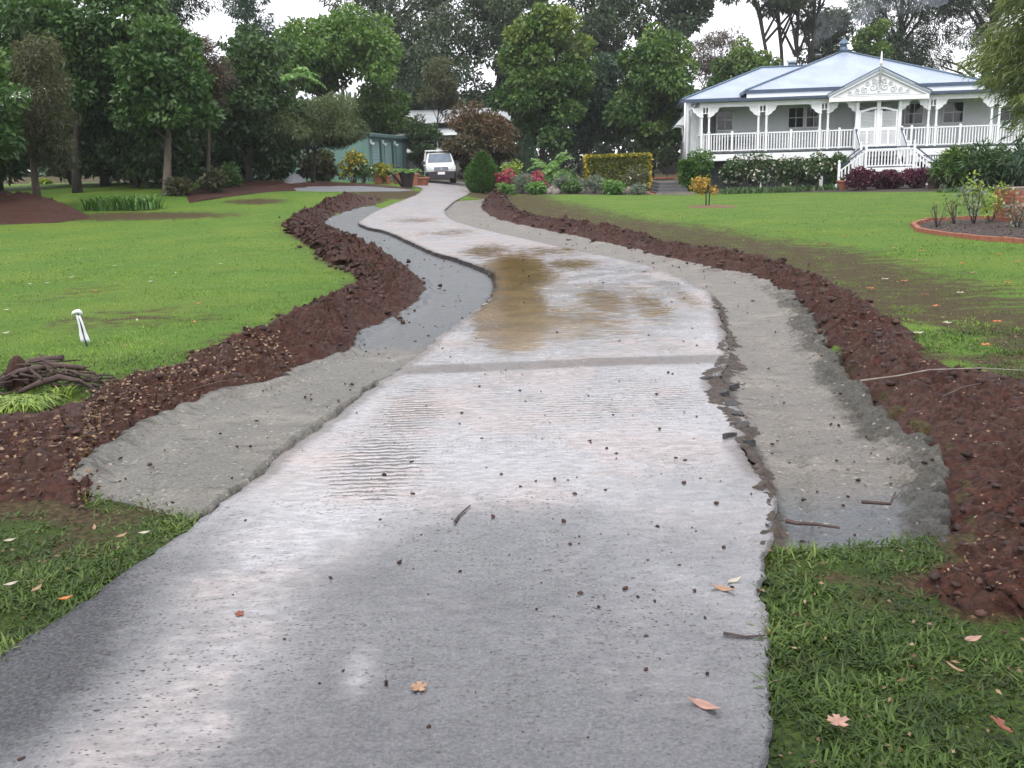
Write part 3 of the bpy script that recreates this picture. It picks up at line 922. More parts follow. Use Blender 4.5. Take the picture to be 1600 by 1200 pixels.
# --- grass blades
CORR = []
for A, B in ((DRV_A, DRV_B), (lA, lB), (rA, rB)):
    k0 = 0 if len(A) == 900 else 22
    CORR.append([tuple(p) for p in A[k0:len(A) - k0 // 2:6]] + [tuple(p) for p in B[k0:len(B) - k0 // 2][::-6]])
LWP = [tuple(p) for p in LW[0][::6]] + [tuple(p) for p in LW[1][::-6]]
RWP = [tuple(p) for p in RW[0][::6]] + [tuple(p) for p in RW[1][::-6]]
bed_px = [(1426, 353), (1450, 346), (1500, 343), (1560, 342), (1640, 344), (1760, 352), (1900, 380), (1800, 392), (1700, 388), (1600, 380), (1530, 375), (1470, 368), (1435, 362)]
BED = [G(*p) for p in bed_px]


def blades(name, n, y0, y1, L, Wd, mat, k, label, bend=.6, seg=2, keep=None, tl=(.25, 1.15)):
    rg = np.random.default_rng(k)
    y = y0 * (y1 / y0) ** rg.random(n)          # density falls off as 1/distance^2
    x = (rg.random(n) * 2 - 1) * (.62 * y + 1.2)
    ok = np.ones(n, bool)
    for p in CORR[:1]:
        ok &= ~inpoly(x, y, p)
    for p in CORR[1:]:
        ok &= ~inpoly(x, y, p)
    ok &= ~inpoly(x, y, BED)
    ok &= (y < 4.2) | ((linedist(x, y, rB[40:590:9]) > .16) & (linedist(x, y, lB[60:600:9]) > .12))
    soil = inpoly(x, y, LWP) | inpoly(x, y, RWP)
    ok &= ~(soil & (rg.random(n) < .985))
    m = mudfield(x, y) + 2.2 * (fbm(x, y * 1.25, 3.0, 5, 7) - .5)
    ok &= rg.random(n) > .80 * sstep(.25, .9, m)
    if keep is not None: ok &= keep(x, y)
    x, y, m = x[ok], y[ok], m[ok]
    n = len(x)
    clump = fbm(x, y, 5, 3, 3)
    z = terr(x, y) - .01
    ln = L * (.45 + .8 * rg.random(n)) * (.6 + .9 * clump) * (1 - .35 * sstep(.3, .9, m))
    a = rg.random(n) * 6.283 + 3 * clump
    tilt = tl[0] + tl[1] * rg.random(n)
    d = np.stack([np.cos(a) * np.sin(tilt), np.sin(a) * np.sin(tilt), np.cos(tilt)], -1)
    sd = np.stack([-np.sin(a), np.cos(a), 0 * a], -1)
    w = Wd * (.6 + .8 * rg.random(n))
    P = np.stack([x, y, z], -1)
    mid_ = P + d * (ln * .5)[:, None]
    dn = d.copy(); dn[:, 2] -= bend * rg.random(n)
    tip = mid_ + dn * (ln * .5)[:, None]
    tip[:, 2] = np.maximum(tip[:, 2], z + .008)
    h = (w / 2)[:, None]
    if seg == 2:
        V = np.stack([P - sd * h * .7, P + sd * h * .7, mid_ + sd * h, mid_ - sd * h, tip], 1).reshape(-1, 3)
        o = 5 * np.arange(n)[:, None]
        F = np.concatenate([o + np.array([[0, 1, 2]]), o + np.array([[0, 2, 3]]), o + np.array([[3, 2, 4]])])
        kk = 5
    else:
        V = np.stack([P - sd * h, P + sd * h, tip], 1).reshape(-1, 3)
        F = 3 * np.arange(n)[:, None] + np.array([[0, 1, 2]])
        kk = 3
    col = np.clip(.18 + .55 * rg.random(n) + .6 * (fbm(x, y, .9, 3, 1) - .5) + .9 * (fbm(x, y, 2.8, 4, 6) - .5) + .5 * (clump - .5) - .25 * sstep(.3, .9, m), 0, 1)
    me = npmesh(name, V, F, {'rnd': np.repeat(col, kk)}, False)
    o = link(name, me, mat)
    tag(o, label, 'grass', kind='stuff')


blades('grass', 340000, 1.9, 8.5, .066, .0072, FOL['grass'], 21, 'broad bladed wet grass at the near drive edges', tl=(.55, 1.0), bend=.9)
blades('grass', 330000, 5.4, 15, .040, .011, FOL['lawnblade'], 22, 'short bright lawn grass beside the soil windrows', seg=1, keep=lambda x, y: (x > 1) | (x < -1))
blades('grass', 260000, 14.5, 46, .036, .024, FOL['lawnblade'], 23, 'mown lawn grass stretching back to the house and trees', seg=1)

# ------------------------------------------------------------------ the house
HR = math.radians(-8.4)
HOUSE = thing('house', 'white timber house with wraparound verandah and pale blue metal roof', 'house', (9.88, 50.0, -.20), HR)
FZ = 1.87            # verandah floor above the ground


def hb(name, mat, parent=None, **k):
    return MB(), name, mat, parent or HOUSE


def boards(mb, x0, x1, y, z0, z1, pitch=.16, depth=.02, axis='x'):
    """weatherboards: each board leans out at its foot"""
    n = int(round((z1 - z0) / pitch)); p = (z1 - z0) / n
    for i in range(n):
        a, b = z0 + i * p, z0 + (i + 1) * p
        if axis == 'x':
            mb.add([(x0, y - depth, a), (x1, y - depth, a), (x1, y - .003, b), (x0, y - .003, b), (x0, y, a), (x1, y, a)], [(0, 1, 2, 3), (0, 4, 5, 1)])
        else:
            mb.add([(y - depth, x0, a), (y - depth, x1, a), (y - .003, x1, b), (y - .003, x0, b), (y, x0, a), (y, x1, a)], [(3, 2, 1, 0), (1, 5, 4, 0)])


# walls: main core behind the verandah, wing at the left
mb = MB(); mb.box(.9, 16.6, 2.42, 12.5, FZ - .2, 4.40); boards(mb, .9, 16.6, 2.42, FZ, 4.25)
core = mb.build('wall', M['weatherboard'], HOUSE)
mb = MB(); mb.box(-.55, 3.4, 3.55, 12.5, .75, 4.62); boards(mb, -.55, .9, 3.55, .75, 4.6); boards(mb, 3.55, 12.5, -.55, .75, 4.6, axis='y')
wing = mb.build('wing_wall', M['weatherboard'], HOUSE)
for x, y in ((-.6, 3.5), (-.6, 12.4)):
    mb = MB(); mb.box(x - .02, x + .12, y - .02, y + .12, .7, 4.62); mb.build('corner_board', M['paint_white'], wing)
mb = MB(); boards(mb, 0.02, 2.3, .0, FZ - .15, 4.15, axis='y') if False else None
# enclosed left end of the verandah
mb = MB(); mb.box(0, .09, .12, 3.55, FZ - .18, 2.72); mb.box(0, .09, .12, 3.55, 3.95, 4.3); mb.box(0, .09, .12, .5, 2.72, 3.95); mb.box(0, .09, 2.6, 3.55, 2.72, 3.95)
boards(mb, .12, 3.55, 0, FZ - .18, 2.7, axis='y')
mb.build('end_wall', M['weatherboard'], HOUSE)
# floor, fascia boards and dark understorey
mb = MB(); mb.box(0, 17.6, 0, 2.42, FZ - .06, FZ); mb.build('verandah_floor', M['floor_grey'], HOUSE)
mb = MB(); mb.box(-.02, 17.6, -.03, .03, FZ - .42, FZ - .10); mb.box(-.03, 0.03, .03, 3.5, FZ - .42, FZ - .1)
mb.build('floor_fascia', M['paint_white'], HOUSE)
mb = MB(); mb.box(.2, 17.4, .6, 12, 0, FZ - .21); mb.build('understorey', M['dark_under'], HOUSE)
und = MB()
for i in range(150):
    x = .1 + i * .116
    if x > 9.9: und.box(x, x + .07, .02, .045, FZ - .75, FZ - .43)
o = und.build('underfloor_batten', M['weatherboard'], HOUSE); o['kind'] = 'stuff'
for x in (.1, 3.0, 6.0, 7.5, 9.6, 11.1, 14.0, 17.0):
    mb = MB(); mb.box(x - .08, x + .08, .05, .2, 0, FZ - .43); mb.build('stump', M['weatherboard'], HOUSE)

# verandah posts, capital mouldings and fretted brackets
POSTS = [.06, .42, 2.84, 3.23, 5.81, 6.19, 7.56, 9.56, 10.92, 11.28, 13.82, 14.17, 17.1]
BEAM = 4.06
pm = MB()
pm.cham(-.06, .06, -.06, .06, 0, .95, .012); pm.cham(-.05, .05, -.05, .05, .95, 2.16, .022)
pm.cham(-.075, .075, -.075, .075, .93, .99, .012); pm.cham(-.08, .08, -.08, .08, 1.72, 1.78, .012); pm.cham(-.065, .065, -.065, .065, 1.80, 2.19, .012)
pmesh = pm.mesh('post'); pmesh.materials.append(M['paint_white'])
# bracket outline: quarter arch with scalloped lower edge
out = [(0, 0), (0, -.46)]
for i in range(9):
    a = i / 8
    out.append((.06 + .40 * a + .025 * math.sin(a * 12), -.44 + .40 * (a ** 1.4) + .03 * math.sin(a * 15)))
out += [(.50, 0)]
bk = MB(); bk.prism(out[::-1], -.02, .02, 'y'); bmesh_r = bk.mesh('bracket'); bmesh_r.materials.append(M['paint_white'])
bk = MB(); bk.prism([(-a, b) for a, b in out], -.02, .02, 'y'); bmesh_l = bk.mesh('bracket'); bmesh_l.materials.append(M['paint_white'])
pair_inner = {.06: 'r', .42: 'l', 2.84: 'r', 3.23: 'l', 5.81: 'r', 6.19: 'l', 10.92: 'r', 11.28: 'l', 13.82: 'r', 14.17: 'l'}
for x in POSTS:
    p = link('post', pmesh, None, HOUSE); p.location = (x, 0, FZ)
    for sd, me_ in (('l', bmesh_l), ('r', bmesh_r)):
        if pair_inner.get(x) == sd or (x == 7.56 and sd == 'r') or (x == 9.56 and sd == 'l'): continue
        b = link('bracket', me_, None, p); b.location = ((.055 if sd == 'r' else -.055), 0, BEAM - FZ)
for a, b in ((.06, .42), (2.84, 3.23), (5.81, 6.19), (10.92, 11.28), (13.82, 14.17)):
    mb = MB(); mb.box(a + .06, b - .06, -.02, .02, BEAM - .30, BEAM - .26); mb.box((a + b) / 2 - .03, (a + b) / 2 + .03, -.02, .02, BEAM - .26, BEAM)
    mb.build('post_spandrel', M['paint_white'], HOUSE)
# beam over the posts
mb = MB(); mb.box(-.04, 6.3, -.05, .05, BEAM, 4.30); mb.box(6.3, 10.85, -.05, .05, BEAM, 4.30); mb.box(10.85, 17.6, -.05, .05, BEAM, 4.30); mb.box(-.05, .05, .05, 3.5, BEAM, 4.30)
mb.build('verandah_beam', M['paint_white'], HOUSE)
mb = MB(); mb.add([(0, .06, 4.25), (17.6, .06, 4.25), (17.6, 2.42, 4.28), (0, 2.42, 4.28)], [(0, 1, 2, 3)]); mb.build('verandah_ceiling', M['weatherboard'], HOUSE)

# balustrades: top and bottom rail, square balusters, broader newels in the middle
bm_ = MB(); bm_.box(-.026, .026, -.013, .013, .10, .86); balm = bm_.mesh('baluster'); balm.materials.append(M['paint_white'])
nm_ = MB(); nm_.cham(-.055, .055, -.04, .04, .02, 1.02, .01); newm = nm_.mesh('newel'); newm.materials.append(M['paint_white'])


def balustrade(x0, x1, newel=None, step=.135):
    mb = MB(); mb.box(x0, x1, -.035, .035, FZ + .86, FZ + .92)
    r = mb.build('balustrade', M['paint_white'], HOUSE)
    mb = MB(); mb.box(x0, x1, -.025, .025, FZ + .05, FZ + .10); mb.build('bottom_rail', M['paint_white'], r)
    n = max(1, int(round((x1 - x0) / step)))
    for i in range(n):
        x = x0 + (i + .5) * (x1 - x0) / n
        if newel and abs(x - newel) < .09: continue
        b = link('baluster', balm, None, r); b.location = (x, 0, FZ)
    if newel:
        b = link('newel', newm, None, r); b.location = (newel, 0, FZ)


for a, b, nw in ((.12, .36, None), (.48, 2.78, 1.57), (2.90, 3.17, None), (3.29, 5.75, 4.44), (5.87, 6.13, None), (6.25, 7.50, 6.76), (9.62, 10.86, 10.17), (10.98, 11.22, None), (11.34, 13.76, 12.43), (13.88, 14.11, None), (14.23, 17.04, 15.6)):
    balustrade(a, b, nw)

# roofs ---------------------------------------------------------------
def rooftri(mb, *pts):
    P = [Vector(p) for p in pts]
    nrm = (P[1] - P[0]).cross(P[2] - P[0])
    if nrm.z < 0: P.reverse()
    mb.add(P + [p - Vector((0, 0, .05)) for p in P], [tuple(range(len(P))), tuple(range(2 * len(P) - 1, len(P) - 1, -1))] + [(i, len(P) + i, len(P) + (i + 1) % len(P), (i + 1) % len(P)) for i in range(len(P))])


AP = (8.12, 7.35, 7.15)
e0, e1, f0, f1, ez = 2.32, 13.9, 1.5, 13.2, 4.90
mb = MB()
for q in (((e0, f0, ez), (e1, f0, ez), AP), ((e1, f0, ez), (e1, f1, ez), AP), ((e1, f1, ez), (e0, f1, ez), AP), ((e0, f1, ez), (e0, f0, ez), AP)):
    rooftri(mb, *q)
rf = mb.build('roof', M['roof'], HOUSE)
mb = MB()
for c in ((e0, f0, ez), (e1, f0, ez), (e1, f1, ez), (e0, f1, ez)):
    mb.tube([Vector(c) + Vector((0, 0, .03)), Vector(AP) + Vector((0, 0, .03))], .055, 6)
mb.build('ridge_cap', M['flue_blue'], rf)
mb = MB(); mb.box(e0 - .08, e1 + .08, f0 - .12, f0 + .02, ez - .15, ez + .02); mb.box(e0 - .10, e0 + .03, f0 + .03, f1, ez - .15, ez + .02); mb.box(e1 - .03, e1 + .10, f0 + .03, f1, ez - .15, ez + .02)
mb.build('gutter', M['trim_blue'], rf)
mb = MB(); mb.box(e0 + .05, e1 - .05, f0 - .06, f0 + .0, 4.46, ez - .155); mb.build('upper_wall_strip', M['weatherboard'], rf)
# roof vent with conical cap on the apex
mb = MB(); mb.lathe([(.22, -.1), (.22, .22), (.17, .24), (.17, .36), (.34, .37), (.30, .42), (.10, .62), (.05, .70), (.02, .78)], AP, 12)
mb.build('roof_vent', M['flue_blue'], rf)
# wing roof
w0, g0, g1, wz, rz_ = -.85, 3.45, 12.6, 4.66, 6.50
R0, R1 = (3.75, 8.0, rz_), (6.3, 8.0, rz_)
mb = MB()
rooftri(mb, (w0, g0, wz), (4.6, g0, wz), R1, R0)
rooftri(mb, (w0, g1, wz), (w0, g0, wz), R0)
rooftri(mb, (4.6, g1, wz), (w0, g1, wz), R0, R1)
wr = mb.build('wing_roof', M['roof'], HOUSE)
mb = MB(); mb.tube([(w0, g0, wz + .03), (R0[0], R0[1], rz_ + .03), (R1[0], R1[1], rz_ + .03)], .055, 6); mb.tube([(w0, g1, wz + .03), (R0[0], R0[1], rz_ + .03)], .055, 6)
mb.build('ridge_cap', M['flue_blue'], wr)
mb = MB(); mb.box(w0 - .06, e0 - .1, g0 - .10, g0 + .02, wz - .14, wz + .02); mb.box(w0 - .10, w0 + .02, g0 + .03, g1, wz - .14, wz + .02)
mb.build('gutter', M['trim_blue'], wr)
mb = MB(); mb.add([(w0, g0, wz - .1), (4.0, g0, wz - .1), (4.0, g1, wz - .1), (w0, g1, wz - .1)], [(0, 1, 2, 3)]); mb.build('soffit', M['weatherboard'], wr)
# skillion over the verandah, broken by the entrance gable
mb = MB()
rooftri(mb, (-.25, -.25, 4.42), (6.25, -.25, 4.42), (6.25, 1.83, 4.52), (2.2, 1.83, 4.52))
rooftri(mb, (-.25, -.25, 4.42), (2.2, 1.83, 4.52), (2.2, 3.6, 4.60), (-.25, 3.6, 4.42))
vr = mb.build('verandah_roof', M['roof'], HOUSE)
mb = MB(); rooftri(mb, (10.6, -.25, 4.42), (17.8, -.25, 4.42), (17.8, 1.83, 4.54), (10.6, 1.83, 4.52))
vr2 = mb.build('verandah_roof', M['roof'], HOUSE)
for q, pr in (((-.36, 6.2, -.36, -.22), vr), ((10.6, 17.8, -.36, -.22), vr2), ((-.36, -.24, -.21, 3.4), vr)):
    mb = MB(); mb.box(*q, 4.31, 4.44); mb.build('gutter', M['trim_blue'], pr)
mb = MB(); mb.tube([(-.2, .9, 4.3), (-.3, 1.2, 4.15), (-.42, 3.3, 4.1), (-.45, 3.42, 3.9), (-.45, 3.42, 1.0)], .05, 8); mb.build('downpipe', M['paint_white'], HOUSE)
mb = MB(); mb.tube([(-.66, 3.4, 4.55), (-.66, 3.4, 1.4)], .05, 8)
mb.build('downpipe', M['paint_white'], HOUSE)
# entrance gable
GX0, GX1, GA, GY = 6.22, 10.66, (8.52, 5.50), -.55
GM = (GX0 + GX1) / 2
gz = 4.32
mb = MB(); rooftri(mb, (GX0 - .15, GY, gz + .04), (GM, GY, 5.52), (GM, 4.4, 5.52), (GX0 - .15, 1.9, gz + .04)); rooftri(mb, (GX1 + .15, GY, gz + .04), (GX1 + .15, 1.9, gz + .04), (GM, 4.4, 5.52), (GM, GY, 5.52))
gr = mb.build('gable_roof', M['roof'], HOUSE)
mb = MB(); mb.prism([(GX0, gz), (GX1, gz), (GM, 5.46)], GY + .14, GY + .2, 'y'); ga = mb.build('gable_panel', M['paint_white'], HOUSE)
mb = MB(); mb.bar((GX0 - .12, GY + .05, gz + .02), (GM, GY + .05, 5.50) , .06, .18, (0, 0, 1)); mb.bar((GX1 + .12, GY + .06, gz + .02), (GM, GY + .06, 5.50), .06, .18, (0, 0, 1)); mb.box(GX0 - .1, GX1 + .1, GY + .02, GY + .12, 4.10, 4.30)
mb.build('barge_board', M['paint_white'], ga)
mb = MB(); mb.bar((GX0 - .2, GY - .02, gz + .13), (GM, GY - .02, 5.655), .10, .05); mb.bar((GX1 + .2, GY - .025, gz + .13), (GM, GY - .025, 5.655), .10, .05)
mb.build('barge_capping', M['trim_blue'], ga)
mb = MB(); mb.lathe([(.05, 4.9), (.05, 5.75), (.075, 5.77), (.075, 5.85), (.045, 5.88), (.035, 6.25), (.01, 6.36)], (GM, GY - .06, 0), 8); mb.build('finial', M['paint_white'], ga)
# scrollwork in the gable: a central leaf and runs of shrinking spirals
mb = MB()
for sgn in (-1, 1):
    for cx, cz, r0, turn in ((.28, 4.72, .20, 1), (.66, 4.62, .17, -1), (1.02, 4.55, .13, 1), (1.32, 4.50, .09, -1), (.20, 5.02, .13, -1), (.55, 4.88, .11, 1)):
        pts = []
        for i in range(22):
            a = i / 21
            th = a * 9.5 * turn + 1.2
            r = r0 * (1 - .82 * a)
            pts.append((GM + sgn * (cx + r * math.cos(th)), GY + .12, cz + r * math.sin(th)))
        mb.tube(pts, .022, 5)
mb.prism([(GM - .07, 4.5), (GM + .07, 4.5), (GM + .11, 4.8), (GM, 5.2), (GM - .11, 4.8)], GY + .09, GY + .138, 'y')
mb.prism([(GX0 + .75, 4.40), (GX1 - .75, 4.40), (GX1 - .80, 4.45), (GX0 + .80, 4.45)], GY + .10, GY + .138, 'y')
mb.build('fretwork', M['fret'], ga)
# entrance posts carried forward and the pair of louvred gates
mb = MB(); mb.cham(7.48, 7.64, -.14, .0, FZ, BEAM, .015); mb.cham(9.48, 9.64, -.14, .0, FZ, BEAM, .015); mb.cham(8.47, 8.65, -.13, -.02, FZ, BEAM, .015)
mb.build('entrance_post', M['paint_white'], HOUSE)
for sgn in (-1, 1):
    xa, xb = (7.65, 8.46) if sgn < 0 else (8.66, 9.47)
    mb = MB(); mb.box(xa, xa + .08, -.1, -.05, FZ + .06, FZ + 1.8); mb.box(xb - .08, xb, -.1, -.05, FZ + .06, FZ + 1.8); mb.box(xa + .08, xb - .08, -.1, -.05, FZ + .06, FZ + .16); mb.box(xa + .08, xb - .08, -.1, -.05, FZ + .82, FZ + .98)
    # curved head rail, rising to the meeting post
    hd = []
    for i in range(11):
        a = i / 10; x = xa + (xb - xa) * a; k_ = a if sgn < 0 else 1 - a
        hd.append((x, FZ + 1.78 + .16 * math.sin(k_ * math.pi / 2) ** 1.5))
    mb.prism([(x, z - .10) for x, z in hd] + hd[::-1], -.105, -.045, 'y')
    g = mb.build('gate', M['paint_white'], HOUSE)
    sm_ = MB(); sm_.add([(xa + .08, -.055, -.03), (xb - .08, -.055, -.03), (xb - .08, -.10, .025), (xa + .08, -.10, .025), (xa + .08, -.047, -.024), (xb - .08, -.047, -.024), (xb - .08, -.092, .031), (xa + .08, -.092, .031)], [(3, 2, 1, 0), (4, 5, 6, 7), (0, 1, 5, 4), (2, 3, 7, 6)])
    slm = sm_.mesh('louvre'); slm.materials.append(M['paint_white'])
    for i in range(11):
        s_ = link('louvre_slat', slm, None, g); s_.location = (0, 0, FZ + 1.03 + i * .066)
    sm_ = MB(); sm_.box(-.016, .016, -.09, -.065, 0, .66); bt = sm_.mesh('batten'); bt.materials.append(M['paint_white'])
    for i in range(13):
        b = link('gate_batten', bt, None, g); b.location = (xa + .11 + i * (xb - xa - .22) / 12, 0, FZ + .16)
    mb = MB(); mb.box((xa + xb) / 2 - .045, (xa + xb) / 2 + .045, -.115, -.092, FZ + .1, FZ + .82); mb.build('gate_stile', M['paint_white'], g)

# stairs: short flight to a landing, then a flight down to each side
ST = MB()
LZ, LY0, LY1 = .96, -2.25, -1.05
ST.box(7.5, 9.9, LY0, LY1, LZ - .08, LZ)
landing = ST.build('stair_landing', M['floor_grey'], HOUSE)
mb = MB()
for i in range(4):
    z = FZ - (i + 1) * (FZ - LZ) / 5
    mb = MB(); mb.box(7.66, 9.46, -.05 - (i + 1) * .25, .0 - i * .25, z - .05, z); mb.build('step', M['floor_grey'], landing)
for sgn in (-1, 1):
    for i in range(5):
        z = LZ - (i + 1) * LZ / 6; x = (7.5 - i * .24) if sgn < 0 else (9.9 + i * .24)
        mb = MB(); mb.box(min(x, x + sgn * .26), max(x, x + sgn * .26), LY0 + .06, LY1 - .06, z - .05, z); mb.build('step', M['floor_grey'], landing)
mb = MB()
mb.bar((7.58, -.05, FZ - .12), (7.58, -1.1, LZ - .1), .06, .26); mb.bar((9.54, -.05, FZ - .12), (9.54, -1.1, LZ - .1), .06, .26)
for y in (LY0, LY1):
    mb.bar((7.5, y, LZ - .1), (6.25, y, .02), .06, .26); mb.bar((9.9, y, LZ - .1), (11.15, y, .02), .06, .26)
mb.box(7.5, 9.9, LY0 - .03, LY0 + .03, LZ - .30, LZ - .02)
mb.build('stringer', M['paint_white'], landing)
# newels with rounded tops, rails, balusters
sn = MB(); sn.cham(-.06, .06, -.06, .06, 0, 1.06, .012); sn.lathe([(.045, 1.06), (.05, 1.09), (.062, 1.13), (.05, 1.18), (.02, 1.21)], (0, 0, 0), 10)
snm = sn.mesh('stair_newel'); snm.materials.append(M['paint_white'])
for x, y, z in ((7.62, LY0, LZ), (9.80, LY0, LZ), (7.62, LY1, LZ), (9.80, LY1, LZ), (6.42, LY0, 0.12), (6.42, LY1, .12), (10.98, LY0, .12), (10.98, LY1, .12)):
    p = link('stair_newel', snm, None, landing); p.location = (x, y, z)
    if z == LZ:
        mb = MB(); mb.box(x - .06, x + .06, y - .06, y + .06, 0, LZ); mb.build('stair_support', M['paint_white'], landing)
wide = MB(); wide.box(7.42, 7.56, -.28, -.10, FZ - .02, FZ + 1.0); wide.box(9.56, 9.70, -.28, -.10, FZ - .02, FZ + 1.0)
wide.build('stair_head_post', M['paint_white'], landing)
hr_ = [((7.5, -.2, FZ + .98), (7.62, LY1, LZ + .92)), ((9.62, -.2, FZ + .98), (9.80, LY1, LZ + .92)), ((7.68, LY0, LZ + .925), (9.74, LY0, LZ + .925))]
for y in (LY0, LY1):
    hr_ += [((7.56, y, LZ + .9), (6.42, y, .12 + .84)), ((9.86, y, LZ + .9), (10.98, y, .12 + .84))]
for p, q in hr_:
    mb = MB(); mb.bar(p, q, .09, .05); mb.build('handrail', M['trim_blue'], landing)
mb = MB(); mb.box(7.68, 9.74, LY0 - .03, LY0 + .03, LZ + .78, LZ + .86); mb.box(7.68, 9.74, LY0 - .03, LY0 + .03, LZ + .04, LZ + .10)
mb.bar((7.5, -.2, FZ + .55), (7.6, LY1, LZ + .5), .03, .72)
mb.bar((9.62, -.2, FZ + .55), (9.78, LY1, LZ + .5), .03, .72)
for y in (LY0, LY1):
    for dz in (.06, .72):
        mb.bar((7.56, y, LZ + dz), (6.48, y, .12 + dz), .05, .06); mb.bar((9.86, y, LZ + dz), (10.92, y, .12 + dz), .05, .06)
mb.build('stair_rail', M['paint_white'], landing)
sb = MB(); sb.box(-.03, .03, -.014, .014, 0, .70); sbm = sb.mesh('baluster'); sbm.materials.append(M['paint_white'])
for i in range(14):
    b = link('baluster', sbm, None, landing); b.location = (7.78 + i * .143, LY0, LZ + .09)
for sgn in (-1, 1):
    for y in (LY0, LY1):
        for i in range(7):
            a = (i + .5) / 7
            x = (7.56 - 1.08 * a) if sgn < 0 else (9.86 + 1.06 * a)
            b = link('baluster', sbm, None, landing); b.location = (x, y, LZ + .05 + (.12 - LZ) * a)
# windows and doors under the verandah
def window(x0, x1, z0, z1, y, name='window', cols=2, rows=2, parent=None):
    mb = MB(); w = .07
    mb.box(x0 - w, x1 + w, y - .06, y - .022, z1, z1 + w); mb.box(x0 - w, x1 + w, y - .07, y - .022, z0 - w, z0); mb.box(x0 - w, x0, y - .06, y - .022, z0, z1); mb.box(x1, x1 + w, y - .06, y - .022, z0, z1)
    for i in range(1, cols):
        x = x0 + (x1 - x0) * i / cols; mb.box(x - .015, x + .015, y - .05, y - .022, z0, z1)
    for i in range(1, rows):
        z = z0 + (z1 - z0) * i / rows
        for c in range(cols):
            xa = x0 + (x1 - x0) * c / cols + .016; xb = x0 + (x1 - x0) * (c + 1) / cols - .016
            mb.box(xa, xb, y - .049, y - .022, z - .018, z + .018)
    f = mb.build(name, M['paint_white'], parent or HOUSE)
    for c in range(cols):
        for r in range(rows):
            xa = x0 + (x1 - x0) * c / cols + .015; xb = x0 + (x1 - x0) * (c + 1) / cols - .015
            za = z0 + (z1 - z0) * r / rows + .018; zb = z0 + (z1 - z0) * (r + 1) / rows - .018
            g = MB(); g.box(xa, xb, y - .036, y - .03, za, zb); g.build('pane', M['glass_dark'], f)
    return f


for x0, x1 in ((4.62, 5.35), (5.52, 6.22), (10.42, 11.25), (12.28, 13.20), (1.0, 1.75), (15.0, 15.9)):
    window(x0, x1, 3.02, 4.0, 2.40)
for x0 in (7.95, 9.02):
    window(x0, x0 + .8, FZ + .05, 3.95, 2.40, 'door', 1, 3)
# verandah furniture: long low table against the wall
mb = MB(); mb.box(1.2, 3.6, 1.5, 2.1, FZ + .68, FZ + .74)
for x in (1.3, 3.5):
    for y in (1.6, 2.0): mb.box(x - .04, x + .04, y - .04, y + .04, FZ, FZ + .68)
tb = mb.build('table', M['floor_grey']); tb.location = (9.88, 50, -.2); tb.rotation_euler = (0, 0, HR)
tag(tb, 'long grey outdoor table standing on the house verandah', 'table')
# casement in the end wall, and window hoods on the left side
mb = MB(); mb.box(-.05, .02, .5, .58, 2.7, 3.98); mb.box(-.05, .02, 2.52, 2.6, 2.7, 3.98); mb.box(-.05, .02, .58, 2.52, 2.7, 2.78); mb.box(-.05, .02, .58, 2.52, 3.9, 3.98); mb.box(-.04, .02, 1.5, 1.58, 2.78, 3.9)
w_ = mb.build('window', M['paint_white'], HOUSE)
mb = MB(); mb.box(-.02, -.01, .58, 2.52, 2.78, 3.9); mb.build('pane', M['glass_dark'], w_)
for y0, zt in ((4.3, 3.9), (8.0, 3.9)):
    mb = MB()
    mb.add([(-.58, y0 - .15, zt + .25), (-.58, y0 + 1.85, zt + .25), (-1.35, y0 + 1.85, zt - .62), (-1.35, y0 - .15, zt - .62), (-.58, y0 - .15, zt + .20), (-.58, y0 + 1.85, zt + .20), (-1.33, y0 + 1.85, zt - .66), (-1.33, y0 - .15, zt - .66)],
           [(0, 1, 2, 3), (7, 6, 5, 4), (0, 3, 7, 4), (1, 5, 6, 2), (3, 2, 6, 7)])
    h = mb.build('window_hood', M['trim_blue'], HOUSE)
    for yy in (y0 - .12, y0 + .75, y0 + 1.8):
        mb = MB(); mb.prism([(-.6, zt + .12), (-.6, zt - .95), (-.66, zt - .95), (-.70, zt - .55), (-1.05, zt - .50), (-1.25, zt - .62)], yy - .02, yy + .02, 'y'); mb.build('hood_bracket', M['paint_white'], h)
    mb = MB(); mb.box(-.62, -.565, y0, y0 + 1.7, 2.5, 3.9); f = mb.build('window', M['paint_white'], HOUSE)
    mb = MB(); mb.box(-.63, -.622, y0 + .08, y0 + .8, 2.58, 3.82); mb.box(-.63, -.622, y0 + .9, y0 + 1.62, 2.58, 3.82); mb.build('pane', M['glass_dark'], f)
# flues on the roof
mb = MB(); mb.lathe([(.20, 5.9), (.20, 6.78)], (5.5, 8.6, 0), 12)
fl = mb.build('flue', M['flue_blue'], HOUSE)
mb = MB(); mb.lathe([(.26, 6.76), (.28, 7.02), (.2, 7.06)], (5.5, 8.6, 0), 12); mb.build('flue_cap', M['paint_white'], fl)
mb = MB(); mb.lathe([(.14, 6.1), (.14, 6.95), (.22, 6.97), (.20, 7.08), (.03, 7.14)], (6.98, 8.6, 0), 10); mb.build('flue', M['bark_dark'], HOUSE)


# ------------------------------------------------------------------ shed, rear cottage, fence
SHP = (-7.14, 52.0); SHR = math.atan2(8, .94)     # roller-door face runs away from the near corner
SHED = thing('shed', 'green corrugated steel shed with three roller doors', 'shed', (SHP[0], SHP[1], float(terr(*SHP)) - .1), SHR - math.pi / 2)
